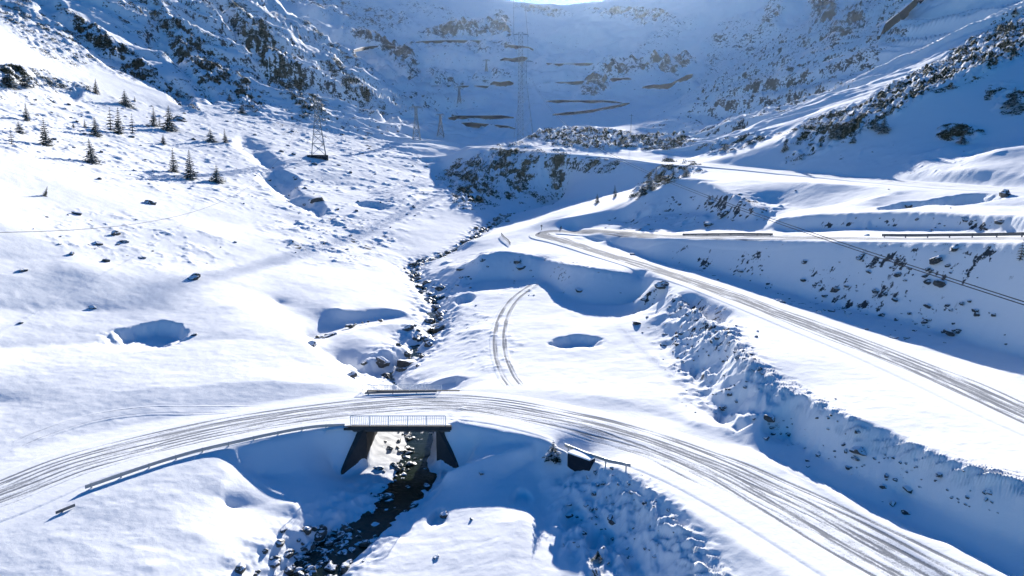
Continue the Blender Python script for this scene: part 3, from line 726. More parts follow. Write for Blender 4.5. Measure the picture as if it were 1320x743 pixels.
part(wing((XL+.02, YF-.1, -.1), wl, 1), 'wing_wall', M['concrete'], br)
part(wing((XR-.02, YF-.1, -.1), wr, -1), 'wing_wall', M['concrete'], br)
def railing(x0, y0, x1, y1, zb, h, root, mat):
    m = MB(); n = int(math.hypot(x1-x0, y1-y0)/.2)
    m.bar((x0,y0,zb+h), (x1,y1,zb+h), .045, 6); m.bar((x0,y0,zb+.14), (x1,y1,zb+.14), .03)
    for k in range(n+1):
        t = k/n; x = x0+(x1-x0)*t; y = y0+(y1-y0)*t; m.bar((x,y,zb+.14), (x,y,zb+h), .03)
    r = part(m, 'railing', mat, root)
    for k in range(6):
        t = k/5; x = x0+(x1-x0)*t; y = y0+(y1-y0)*t; q = MB(); q.bar((x,y,zb-.1), (x,y,zb+h+.03), .055); sub(q, 'post', mat, r, root)
railing(bx0+.6, YF-.3, bx1-.5, YF-.3, .06, 1.12, br, M['railpaint'])
xb0 = PZ(466,506,0)[0]; xb1 = PZ(570,501,0)[0]
railing(xb0, YB+.25, xb1, YB+.25, .06, .75, br, M['railpaint'])

# ------------------------------------------------------------------ guard rails
def guard(pxs, label, mat, spacing=4.0, h=.75, pw=.32, group=None, zoff=0, name='guard_rail', post_first=True, plank=False):
    P = []
    for q in pxs:
        if q[0] == 'w': P.append(np.array(q[1:]))
        elif len(q) == 3: P.append(PZ(*q))
        else: P.append(hit(*q))
    P = smooth_poly(P, 6); R, q = resample(P, .5)
    zz = height(R[:, 0], R[:, 1]); zz = np.where((R[:,0] > XL-1.2) & (R[:,0] < XR+1.2) & (R[:,1] < 90) & (R[:,1] > 68), np.maximum(zz, 0), zz)+zoff
    for _ in range(4): zz[1:-1] = (zz[:-2]+zz[1:-1]+zz[2:])/3
    R[:, 2] = zz
    root = empty(name, R[0], label, 'guard rail', group)
    m = MB(); n = len(R)
    prof = [(-.01,0),(.03,.09),(-.01,.16),(.03,.23),(-.01,pw),(-.035,pw),(-.035,0)] if not plank else [(0,0),(.05,0),(.05,pw),(0,pw)]
    v = []
    for i in range(n):
        a = R[max(i-1,0)]; b = R[min(i+1,n-1)]; t = Vector((b[0]-a[0], b[1]-a[1], 0)).normalized(); nn = Vector((-t.y, t.x, 0))
        for (o, z) in prof: v.append((R[i][0]+nn.x*o, R[i][1]+nn.y*o, R[i][2]+h-pw+z))
    k = len(prof); f = []
    for i in range(n-1):
        for j in range(k): f.append((i*k+j, i*k+(j+1)%k, (i+1)*k+(j+1)%k, (i+1)*k+j))
    m.add(v, f); part(m, 'rail', mat, root)
    st = max(1, int(spacing/.5))
    for i in range(1 if post_first else st, n, st):
        p = R[i]; q_ = MB(); q_.box((p[0], p[1], p[2]+h/2-.25), .06, .06, h/2+.25); part(q_, 'post', mat, root)
    return root
def along_i3(x0, x1):
    L = [e+across(e)*.85 for e in E3]; xs = [project(*p)[0] for p in L]
    return [('w', *[float(np.interp(x, xs, [p[k] for p in L])) for k in range(3)]) for x in np.linspace(x0, x1, 6)]
guard([(110,632,-.1),(150,618,-.05),(200,601,0),(250,586,0),(300,574,0),(350,563,0),(400,554,0),(449,549,0)], 'long galvanised guard rail curving along the road edge to the left of the bridge', M['steel'], spacing=2.5, h=.46, pw=.34)
guard([(728,576,.15),(745,582,.2),(770,592,.3),(795,602,.4),(816,609,.5)], 'short guard rail above the culvert beside the road, right of the bridge', M['steel'], spacing=2.5, h=.8, pw=.34)
guard([(646,304),(650,309),(655,313),(658,317)], 'short broken guard rail standing on the snowy plateau beside the hairpin', M['darkrail'], spacing=1.5, h=1.0, plank=True)
guard([(72,664),(85,659),(97,654)], 'dark end of a guard rail buried in snow at lower left', M['darkrail'], spacing=3, h=.25, pw=.2)
guard([(470,509,0),(520,508,0),(564,507,0)], 'low dark kerb rail in snow behind the bridge road', M['darkrail'], spacing=3, h=.25, pw=.12)
guard(along_i3(880, 1000), 'dark low guard rail far along the upper road, its left stretch', M['darkrail'], spacing=4, h=.6, pw=.4, plank=True)
guard(along_i3(1138, 1420), 'dark guard rail along the upper road reaching the right edge of the photo', M['darkrail'], spacing=4, h=.7, pw=.45, plank=True)

# culvert head wall
a = hit(731,594)+np.array([0,-.5,0]); b = hit(759,602)+np.array([0,-.5,0]); zt_ = max(a[2], b[2])+.75
cv = empty('culvert', (a+b)/2, 'dark stone culvert mouth in the hollow below the short guard rail', 'culvert')
def wallpts(a, b, zt, zb, th):
    d = np.array([b[0]-a[0], b[1]-a[1]]); d /= np.linalg.norm(d); n = np.array([-d[1], d[0]])*th
    m = MB(); m.hexa([(a[0],a[1],zb),(b[0],b[1],zb),(b[0]+n[0],b[1]+n[1],zb),(a[0]+n[0],a[1]+n[1],zb)], [(a[0],a[1],zt),(b[0],b[1],zt),(b[0]+n[0],b[1]+n[1],zt),(a[0]+n[0],a[1]+n[1],zt)]); return m
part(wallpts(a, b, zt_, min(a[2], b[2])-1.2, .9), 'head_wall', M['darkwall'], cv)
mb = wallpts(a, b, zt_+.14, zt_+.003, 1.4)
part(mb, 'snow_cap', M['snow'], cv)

# ------------------------------------------------------------------ far retaining walls
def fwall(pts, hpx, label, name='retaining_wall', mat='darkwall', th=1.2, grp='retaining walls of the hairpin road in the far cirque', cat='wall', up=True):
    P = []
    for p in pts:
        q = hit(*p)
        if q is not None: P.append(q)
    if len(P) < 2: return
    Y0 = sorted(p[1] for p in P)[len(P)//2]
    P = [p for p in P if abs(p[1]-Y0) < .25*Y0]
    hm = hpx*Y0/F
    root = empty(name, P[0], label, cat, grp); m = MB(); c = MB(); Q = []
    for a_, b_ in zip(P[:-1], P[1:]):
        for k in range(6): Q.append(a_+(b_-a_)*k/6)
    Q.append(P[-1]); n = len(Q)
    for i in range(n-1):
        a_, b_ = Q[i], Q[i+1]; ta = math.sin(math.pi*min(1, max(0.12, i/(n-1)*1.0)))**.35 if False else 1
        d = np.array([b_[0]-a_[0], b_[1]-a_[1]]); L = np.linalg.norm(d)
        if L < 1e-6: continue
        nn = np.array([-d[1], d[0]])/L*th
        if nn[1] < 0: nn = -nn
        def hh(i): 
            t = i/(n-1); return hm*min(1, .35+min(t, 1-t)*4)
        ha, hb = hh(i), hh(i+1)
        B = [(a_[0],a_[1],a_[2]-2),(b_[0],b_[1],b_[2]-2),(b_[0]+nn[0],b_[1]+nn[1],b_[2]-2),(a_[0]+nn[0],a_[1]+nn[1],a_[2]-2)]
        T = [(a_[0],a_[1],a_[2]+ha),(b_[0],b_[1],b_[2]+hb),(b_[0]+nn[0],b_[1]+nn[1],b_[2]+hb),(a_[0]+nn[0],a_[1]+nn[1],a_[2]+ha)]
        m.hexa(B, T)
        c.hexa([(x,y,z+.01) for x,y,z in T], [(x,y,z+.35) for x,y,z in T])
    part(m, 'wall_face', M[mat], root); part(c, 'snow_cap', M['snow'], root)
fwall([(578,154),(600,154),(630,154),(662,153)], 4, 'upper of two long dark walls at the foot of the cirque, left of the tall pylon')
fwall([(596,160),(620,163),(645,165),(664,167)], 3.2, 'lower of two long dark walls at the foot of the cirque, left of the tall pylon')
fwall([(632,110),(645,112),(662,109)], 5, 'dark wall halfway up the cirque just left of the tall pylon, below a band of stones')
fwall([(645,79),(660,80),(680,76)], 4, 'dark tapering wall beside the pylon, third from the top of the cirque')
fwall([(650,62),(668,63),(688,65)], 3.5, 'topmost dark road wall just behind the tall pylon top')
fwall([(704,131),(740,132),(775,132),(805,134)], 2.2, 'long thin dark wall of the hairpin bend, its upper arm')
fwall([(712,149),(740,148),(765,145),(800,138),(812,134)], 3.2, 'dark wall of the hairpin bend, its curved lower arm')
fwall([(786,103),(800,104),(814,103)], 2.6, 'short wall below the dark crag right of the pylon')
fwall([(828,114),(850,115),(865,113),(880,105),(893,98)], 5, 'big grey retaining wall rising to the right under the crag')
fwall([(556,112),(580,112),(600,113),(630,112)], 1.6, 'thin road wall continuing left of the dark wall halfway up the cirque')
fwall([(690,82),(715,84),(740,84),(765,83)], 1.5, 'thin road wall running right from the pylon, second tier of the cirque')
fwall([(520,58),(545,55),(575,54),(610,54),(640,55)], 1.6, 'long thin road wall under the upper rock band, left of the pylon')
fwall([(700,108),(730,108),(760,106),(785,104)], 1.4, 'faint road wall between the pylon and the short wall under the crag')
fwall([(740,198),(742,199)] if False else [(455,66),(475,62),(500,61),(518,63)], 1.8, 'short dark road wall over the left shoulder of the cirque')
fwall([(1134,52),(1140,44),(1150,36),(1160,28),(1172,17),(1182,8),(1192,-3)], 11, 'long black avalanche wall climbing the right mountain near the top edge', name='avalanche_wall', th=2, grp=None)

# ------------------------------------------------------------------ pylons
def pylon(base, H, wb, wt, arms, label, concrete=False, rz=0.0, r=.09, group='lattice pylons of the power line'):
    root = empty('pylon', base, label, 'pylon', group); root.rotation_euler.z = rz
    def bld(m, name, mat, p=root):
        o = bpy.data.objects.new(name, m.mesh(name, mat)); C.objects.link(o); o.parent = p; return o
    def w(z): return wb+(wt-wb)*min(1, z/(H*.72)) if z < H*.72 else wt
    z0 = 1.1 if concrete else -1
    for sx in (-1, 1):
        for sy in (-1, 1):
            m = MB(); m.bar((sx*w(0), sy*w(0), z0), (sx*wt, sy*wt, H*.72), r*1.35); m.bar((sx*wt, sy*wt, H*.72), (sx*wt, sy*wt, H), r*1.2); bld(m, 'leg', M['pylon'])
    m = MB(); n = 8; zs = [z0 if z0 > 0 else 0]
    while zs[-1] < H-wt*2.2: zs.append(zs[-1]+max(w(zs[-1])*1.7, wt*2))
    zs[-1] = H
    for z1, z2 in zip(zs[:-1], zs[1:]):
        a, b = w(z1), w(z2)
        for i in range(4):
            c = [(-1,-1),(1,-1),(1,1),(-1,1)]; p, q = c[i], c[(i+1)%4]
            m.bar((p[0]*a,p[1]*a,z1), (q[0]*b,q[1]*b,z2), r*.7); m.bar((q[0]*a,q[1]*a,z1), (p[0]*b,p[1]*b,z2), r*.7); m.bar((p[0]*b,p[1]*b,z2), (q[0]*b,q[1]*b,z2), r*.7)
    bld(m, 'bracing', M['pylon'])
    for (zf, la) in arms:
        z = H*zf; m = MB()
        for sy in (-1, 1):
            m.bar((-la, 0, z), (la, 0, z), r); m.bar((-la, 0, z), (-wt, sy*wt, z+la*.18), r*.8); m.bar((la, 0, z), (wt, sy*wt, z+la*.18), r*.8)
            m.bar((-wt, sy*wt, z), (-la, 0, z), r*.8); m.bar((wt, sy*wt, z), (la, 0, z), r*.8)
        for k in range(1, 5):
            for s in (-1, 1):
                x = s*(wt+(la-wt)*k/5); m.bar((x, 0, z), (s*(wt+(la-wt)*(k-.5)/5), 0, z+la*.18*(1-(k-.5)/5)), r*.6)
        am = bld(m, 'cross_arm', M['pylon'])
        for x in (-la, 0, la):
            q = MB(); q.bar((x, 0, z), (x, 0, z-1.6), .13, 6); bld(q, 'insulator', M['insul'], am)
    if concrete:
        m = MB(); m.box((-.6, 0, -.2), w(0)+1.6, w(0)+.5, 1.3); bld(m, 'footing', M['darkwall'])
    return root
def pyl(px, py, hpx, label, **k):
    b = hit(px, py); Hm = hpx*b[1]/F
    pylon(b, Hm, Hm*k.pop('wb', .12), Hm*k.pop('wt', .035), k.pop('arms', [(.97, Hm*.2)]), label, r=max(.07, b[1]*.00042), **k); return b, Hm
b1, h1 = pyl(411, 203, 72, 'lattice pylon on a dark concrete footing, alone on the left slope', concrete=True, rz=.3)
b2, h2 = pyl(537, 180, 40, 'left one of the two small pylons at the foot of the left slope', rz=.2)
b3, h3 = pyl(568, 177, 28, 'small reddish pylon, right one of the pair at the foot of the left slope', wb=.16)
tb = hit(675, 178); 
Yb = tb[1]; gz = tb[2]; bB = np.array([PY(675, 178, Yb)[0], Yb, gz]); HBm = (178-83)*Yb/F
pylon(bB, HBm, HBm*.13, HBm*.035, [(.97, HBm*.12)], 'tall pale lattice pylon with spread legs in the middle of the valley', r=.11)
Ya = 520.0; xa = PY(671, 150, Ya)[0]; za = float(height(xa, Ya)); ztop = PY(671, 42, Ya)[2]
pylon(np.array([xa, Ya, za]), ztop-za, 2.2, 1.5, [(.98, 5.5)], 'slender parallel legged pylon rising behind the tall pale pylon', r=.10)
pyl(592, 134, 20, 'faint far pylon on the dark slope left of the tall pylon', arms=None and [] or [(.95, 5)])
pyl(627, 93, 14, 'tiniest pylon high in the cirque left of the tall pylon', arms=[(.95, 5)])
# thin pole on the knoll
q = hit(813, 177); mb = MB(); 
root = empty('pole', q, 'thin wooden pole standing on the knoll in front of the hairpin walls', 'pole'); Hm = 26*q[1]/F
mb.bar((q[0],q[1],q[2]-.5), (q[0],q[1],q[2]+Hm), .16, 6, .1); part(mb, 'shaft', M['bark'], root)
mb = MB(); mb.bar((q[0]-1.2,q[1],q[2]+Hm*.93), (q[0]+1.2,q[1],q[2]+Hm*.93), .08); part(mb, 'cross_bar', M['bark'], root)
q = hit(698, 297); root = empty('marker_post', q, 'small dark marker post on the plateau at the outer side of the hairpin', 'post')
mb = MB(); mb.bar((q[0],q[1],q[2]-.2), (q[0],q[1],q[2]+1.3), .09, 6); part(mb, 'shaft', M['darkrail'], root); mb = MB(); mb.box((q[0],q[1],q[2]+1.35), .28, .05, .3); part(mb, 'plate', M['darkrail'], root)

# ------------------------------------------------------------------ cables
def plane_cable(ppx, A, B, rad, label, grp, name='power_cable', dx=0, dz=0):
    """cable hanging in the vertical plane through A and B (xy), its height read where it is seen"""
    pts = []
    for px, py in ppx:
        d = raydir(px, py); # solve A + s(B-A) parallel to d in xy
        ex, ey = B[0]-A[0], B[1]-A[1]
        den = d[0]*ey-d[1]*ex; t = (A[0]*ey-A[1]*ex)/den
        pts.append(np.array([d[0]*t+dx, d[1]*t, HC+d[2]*t+dz]))
    # fit a parabola along the span so it hangs true
    s = np.array([(p[1]-A[1])/(B[1]-A[1]) for p in pts]); z = np.array([p[2] for p in pts]); co = np.polyfit(s, z, 2)
    ss = np.linspace(s.min(), s.max()+.09, 70); L = [(A[0]+(B[0]-A[0])*q+dx, A[1]+(B[1]-A[1])*q, float(np.polyval(co, q))) for q in ss]
    m = MB(); m.tube(L, rad, 5); o = m.build(name, M['cable'], smooth=True); tag(o, label, 'cable', grp); return o
A_ = PY(687, 98, Yb)[:2]; B_ = PY(1320, 405, 52)[:2]
near_c = [(687,98),(696,128),(712,150),(740,165),(763,177),(810,201),(880,233),(954,261),(1058,302),(1166,343),(1250,376),(1320,406),(1400,442)]
plane_cable(near_c, A_, B_, .045, 'upper cable of the close pair running from the tall pylon to the right edge', 'cables of the power line')
plane_cable([(a, b+2.6+max(0,(a-1000))*.006) for a, b in near_c], A_, B_, .045, 'lower cable of the close pair running from the tall pylon to the right edge', 'cables of the power line')
def span(a, b, sag, rad, label):
    L = [(a[0]+(b[0]-a[0])*t, a[1]+(b[1]-a[1])*t, a[2]+(b[2]-a[2])*t-4*sag*t*(1-t)) for t in np.linspace(0, 1, 40)]
    m = MB(); m.tube(L, rad, 4); o = m.build('power_cable', M['cable']); tag(o, label, 'cable', 'cables of the power line')
topA = np.array([xa, Ya, ztop]); topB = bB+np.array([0, 0, HBm*.96])
for dx, w_ in ((-1, 'left'), (1, 'right')):
    span(topA+np.array([dx*5., 0, -1]), np.array([PY(668, -30, 1200)[0]+dx*8, 1200, PY(668, -30, 1200)[2]]), 4, .12, w_+' one of the two cables rising from the slender pylon to the top edge')
    span(topA+np.array([dx*5., 0, -1]), topB+np.array([dx*4., 0, 0]), 3, .07, w_+' one of the two short cables between the slender pylon and the tall pale one')
a1 = b1+np.array([-h1*.15, 0, h1*.9])
span(a1, PY(-60, 300, 60), 16, .03, 'faint cable from the left slope pylon down across the snow field to the left edge')
span(b1+np.array([0, 0, h1*.95]), b2+np.array([0, 0, h2*.95]), 5, .05, 'cable between the left slope pylon and the small pair of pylons')

# ------------------------------------------------------------------ boulders
def rock_mesh(seed, name, mat):
    r = np.random.RandomState(seed); bm = bmesh.new(); bmesh.ops.create_icosphere(bm, subdivisions=3, radius=1)
    pl = [(Vector(r.normal(size=3)).normalized(), r.uniform(.45, .85)) for _ in range(9)]
    for v in bm.verts:
        p = v.co.copy()
        for n, d in pl:
            k = p.dot(n)
            if k > d: p -= n*(k-d)
        p += p.normalized()*(.07*math.sin(p.x*5+seed)+.05*math.sin(p.y*9+seed*2)+.05*math.sin(p.z*8))
        p += Vector(r.normal(size=3))*.012
        p.x *= 1.25; p.z *= .75; v.co = p
    me = bpy.data.meshes.new(name); bm.to_mesh(me); bm.free(); me.materials.append(mat); return me
ROCKS = [rock_mesh(s, 'boulder', M['rock']) for s in range(6)]; WET = [rock_mesh(s+20, 'boulder', M['wetrock']) for s in range(5)]
nrock = 0
POOL = []
def boulder(x, y, z, s, label, group, wet=False, rz=None, sq=1.0):
    global nrock
    me = (WET if wet else ROCKS)[RND.randrange(5)]; o = bpy.data.objects.new('boulder', me); C.objects.link(o)
    o.location = (float(x), float(y), float(z)); o.scale = (s*sq, s*RND.uniform(.8, 1.1), s*RND.uniform(.75, 1.05)); o.rotation_euler = (RND.uniform(-.3, .3), RND.uniform(-.3, .3), RND.uniform(0, 6.28) if rz is None else rz)
    tag(o, label, 'boulder', group); nrock += 1
    if group: POOL.append((s/max(float(y), 1), o))
    return o
HAND = [ # px, py, radius px, label
 (855,366,9,'large snow-topped boulder at the outer edge of the middle road where its slope turns'),(672,343,6,'flat snow-capped boulder high on the shaded slope below the hairpin'),(668,334,6,'long pale-topped boulder in the upper part of the shaded slope below the hairpin'),
 (747,373,5,'lone round boulder in the middle of the big blue shadow below the hairpin'),(822,414,7,'dark flat boulder on the lit rib with a shadow streak under it'),(992,536,9,'black angular boulder on the rough slope above the lower road'),
 (930,526,4,'small dark stone left of the black angular boulder'),(1108,577,10,'tall dark boulder under a snow cap on the long blue slope'),(1103,590,5,'dark stone tucked under the tall snow-capped boulder on the long blue slope'),
 (1212,612,6,'pointed dark stone under the rim of the long blue slope'),(1172,630,6,'dark stone low on the long blue slope'),(1167,660,5,'lowest dark stone on the long blue slope'),(1150,647,5,'small stone left of the lowest dark stone on the long blue slope'),
 (1226,427,8,'black round boulder low on the shaded cut above the middle road'),(1212,363,9,'dark boulder under a lit snow cushion on the shaded cut'),(1196,362,6,'smaller boulder left of the one under the lit snow cushion'),(1158,352,5,'small boulder at the left tip of the lit snow cushion'),
 (1130,374,5,'thin dark stone in the middle of the shaded cut'),(1154,385,5,'dark oval stone right of the middle of the shaded cut'),(1110,330,6,'flat dark stone just below the rim of the upper road'),(1208,332,9,'broad dark boulder below the rim of the upper road'),(1232,318,7,'pale-topped boulder on the rim of the upper road'),
 (1258,400,5,'pointed dark stone high on the right of the shaded cut'),(935,272,9,'big angular snow-capped boulder above the upper road'),(913,287,7,'dark boulder at the foot of the bank just above the upper road'),(918,258,6,'stone at the crest above the big angular boulder'),
 (1240,392,4,'small stone beside the pointed one on the shaded cut'),(1076,372,6,'largest of the cluster of stones on the shaded cut'),(1064,380,4,'lower stone of the cluster on the shaded cut'),(1118,303,4,'dark stone on the snow of the upper road verge'),
 (1172,266,5,'flat dark stone at the right tip of the small blue hollow'),(1296,249,8,'dark rock at the right end of the large blue hollow'),(1246,282,5,'stone on the shaded bank above the upper road guard rail'),(1290,285,6,'dark stone at the right end of the bank above the guard rail'),
 (120,395,4,'small stone at the right end of the dark scoop on the left plain'),(126,312,6,'rock with blue shade on the left snow field, leftmost of the trio'),(149,300,6,'highest rock of the trio on the left snow field'),(160,310,5,'right rock of the trio on the left snow field'),
 (100,274,5,'rock with blue shade above the trio on the left snow field'),(135,335,5,'flat dark stone below the trio on the left snow field'),(30,347,5,'dark stone near the left edge of the snow field'),(92,326,4,'small dark stone left of the trio on the snow field'),(183,331,4,'blue-shaded stone right of the trio on the snow field'),
 (195,260,6,'dark wedge-shaped stone above the snow field'),(249,356,8,'low dark ledge in the middle of the left snow plain'),(26,416,3,'tiny stone on the lower left plain'),(250,430,4,'small stone at the rim of the wide blue hollow'),
 (575,661,8,'mossy slab above a blue scoop in the foreground'),(563,717,5,'small stone with a long blue shadow in the foreground'),(608,668,3,'tiny stone right of the mossy slab in the foreground'),(620,609,4,'stone on the lit bank right of the bridge'),
 (768,735,9,'dark boulder at the bottom edge of the foreground slope'),(733,650,4,'dark stone in the gully below the culvert, upper one'),(733,664,5,'dark stone in the gully below the culvert, middle one'),(728,700,4,'small stone low in the gully below the culvert'),
 (786,665,6,'dark stone beneath the foreground rim'),(525,422,7,'long dark slab lying on the snow island of the stream'),(527,463,14,'big dark boulder at the lower end of the snow island'),(490,465,9,'snow-covered boulder on the near side of the snow island'),
 (452,482,7,'dark boulder at the left tip of the stream above the bridge'),(400,441,7,'round snow-capped boulder in the side channel'),(425,430,8,'dark boulder under the snow of the side channel'),
 (232,152,7,'black slanted rock beside a spruce on the left slope'),(410,255,7,'dark ledge on the lower left mountain flank'),(1046,185,4,'stone beside the scrub on the right slope'),(595,345,5,'stone on the shaded bank left of the hairpin'),
]
for px, py, r, lab in HAND:
    q = hit(px, py+r*.5)
    if q is None: continue
    s = r*q[1]/F*1.05; boulder(q[0], q[1], q[2]+s*.12, s, lab, None, wet=False, sq=1.15)
def along(line, n, jitter, smin, smax, label, group, wet=True, pw=1.6, dz=.0):
    L = smooth_poly(line, 8); R, q = resample(L, .2)
    for k in range(n):
        p = R[RND.randrange(len(R))]; x = p[0]+RND.gauss(0, jitter); y = p[1]+RND.gauss(0, jitter); s = smin+(smax-smin)*RND.random()**pw
        if (x > XL-1.0 and x < XL+.8 or x > XR-.8 and x < XR+1) and 68 < y < 88: continue
        boulder(x, y, max(float(height(x, y)), p[2]-.1)+s*.15+dz, s, label, group, wet)
along([PZ(*p) for p in ST], 240, 1.5, .25, 1.3, 'dark wet stone with a snow cap in the narrow stream above the bridge', 'stones in the upper stream')
along([PZ(*p) for p in [(345,800,-5.8),(375,758,-5.6),(395,742,-5.6),(415,722,-5.5),(450,694,-5.4)]], 260, 1.4, .16, .62, 'small snow-topped stone among the rapids at the bottom edge', 'stones in the lower rapids')
along([PZ(500,660,-5.2), PZ(525,625,-5.1), np.array([XL+4.2, YF, -5.0]), np.array([XL+3.5, YB+2, -4.7])], 150, 1.3, .14, .55, 'small stone in the shaded stream beside and under the bridge', 'stones under the bridge')
along([PZ(*p) for p in [(396,440,-2.0),(420,430,-1.5),(460,418,-1.2),(500,412,-1.1)]], 12, .9, .25, .8, 'snow-capped stone in the shaded side channel', 'stones in the side channel')
# lone stones spread over stony slopes, each one mesh object
REG = [((40,620),(120,330),150,'small dark stone half buried in snow on the left slope','stones on the left slope',(1.3,3.4)),
       ((800,1320),(312,470),120,'small dark stone on the shaded cut above the middle road','stones on the shaded cut',(1.5,5.0)),
       ((870,1320),(400,720),170,'small dark stone poking out below the outer rim of the middle road','stones on the long blue slope',(1.5,5.5)),
       ((780,1320),(240,298),30,'small dark stone on the bank above the upper road','stones above the upper road',(1.2,3.0)),
       ((590,860),(335,400),16,'small stone on the shaded slope below the hairpin','stones below the hairpin',(1.2,2.4)),
       ((690,880),(590,743),50,'small dark stone on the broken foreground slope','stones on the foreground slope',(1.8,6))]
for (xr, yr, n, lab, grp, rr) in REG:
    k = 0; tries = 0
    while k < n and tries < n*12:
        tries += 1
        px = RND.uniform(*xr); py = RND.uniform(*yr); q = hit(px, py)
        if q is None: continue
        s_, r_, b_ = masks(np.array([px]), np.array([py]), np.array([q[1]]))
        if RND.random() > b_[0]+.03: continue
        if min(road_dist(np.array([q[0]]), np.array([q[1]]), L, 5)[0] for L in (ROAD1, ROAD2, ROAD3)) < 5.5: continue
        s = (rr[0]+(rr[1]-rr[0])*RND.random()**2.5)*q[1]/F
        boulder(q[0], q[1], q[2]+s*.05, s, lab, grp); k += 1

# past the 236 largest of the scattered stones the small ones become one object
POOL.sort(key=lambda t: -t[0]); V = []; FF = []; MI = []; kk = 0
from mathutils import Matrix, Euler
for _, o in POOL[236:]:
    mtx = Matrix.LocRotScale(o.location, o.rotation_euler, o.scale); me = o.data
    co = np.empty(len(me.vertices)*3, np.float32); me.vertices.foreach_get('co', co); co = co.reshape(-1, 3)
    m4 = np.array(mtx); co = co@m4[:3, :3].T+m4[:3, 3]
    f = np.empty(len(me.polygons)*3, np.int32); me.polygons.foreach_get('vertices', f)
    V.append(co); FF.append(f.reshape(-1, 3)+kk); kk += len(co); MI += [1 if me in WET else 0]*len(me.polygons)
    bpy.data.objects.remove(o)
me = bpy.data.meshes.new('small_stones'); me.from_pydata(np.concatenate(V).tolist(), [], np.concatenate(FF).tolist()); me.materials.append(M['rock']); me.materials.append(M['wetrock'])
me.polygons.foreach_set('material_index', MI); me.update(); o = bpy.data.objects.new('small_stones', me); C.objects.link(o); tag(o, 'countless small dark stones poking through the snow and the stream', 'stones', None, 'stuff')

# ------------------------------------------------------------------ trees
def crown_mesh(seed, h=1.0, bushy=.2, nw=15):
    r = random.Random(seed); m = MB()
    for w in range(nw):
        t = w/(nw-1); z = .10+.88*t; rad = bushy*(1-t)**.85*(.8+.35*r.random())+.012
        nb = 8 if t < .6 else 6
        for k in range(nb):
            if r.random() < .10: continue
            a = 2*math.pi*(k+r.random()*.7)/nb+w; L = rad*r.uniform(.65, 1.2); dz = -L*r.uniform(.15, .5)
            ca, sa = math.cos(a), math.sin(a)
            # bough made of small twig blades
            for j in range(5):
                u0 = j/5; x0 = ca*L*u0; y0 = sa*L*u0; z0 = z+dz*u0
                ln = L*.42*(1-.35*u0)+.016
                for s in (-1, 1):
                    b = a+s*r.uniform(.5, 1.0); x1 = x0+math.cos(b)*ln; y1 = y0+math.sin(b)*ln; z1 = z0-ln*r.uniform(.1, .5); wv = ln*.55
                    m.add([(x0,y0,z0+.004),(x0+(x1-x0)*.5-math.sin(b)*wv*.5, y0+(y1-y0)*.5+math.cos(b)*wv*.5, (z0+z1)/2+.006),(x1,y1,z1),(x0+(x1-x0)*.5+math.sin(b)*wv*.5, y0+(y1-y0)*.5-math.cos(b)*wv*.5, (z0+z1)/2-.012)], [(0,1,2),(0,2,3)])
    m.add([(0,0,1.03),(.012,.0,.95),(-.008,.01,.95),(-.006,-.01,.95)], [(0,1,2),(0,2,3),(0,3,1)])
    return m.mesh('crown', M['needles'])
def trunk_mesh():
    m = MB(); m.bar((0,0,-.06), (0,0,.97), .022, 7, .004)
    for k in range(12):
        a = k*2.4; z = .15+k*.06; L = .11*(1-z); m.bar((0,0,z), (math.cos(a)*L, math.sin(a)*L, z-L*.25), .005, 3, .002)
    return m.mesh('trunk', M['bark'])
CR = {'slender': [crown_mesh(s, bushy=.22) for s in (1, 2)], 'broad': [crown_mesh(s, bushy=.34) for s in (3, 4)], 'bushy': [crown_mesh(s, bushy=.52, nw=12) for s in (5, 6)], 'sparse': [crown_mesh(s, bushy=.2, nw=8) for s in (7,)]}
TR = trunk_mesh()
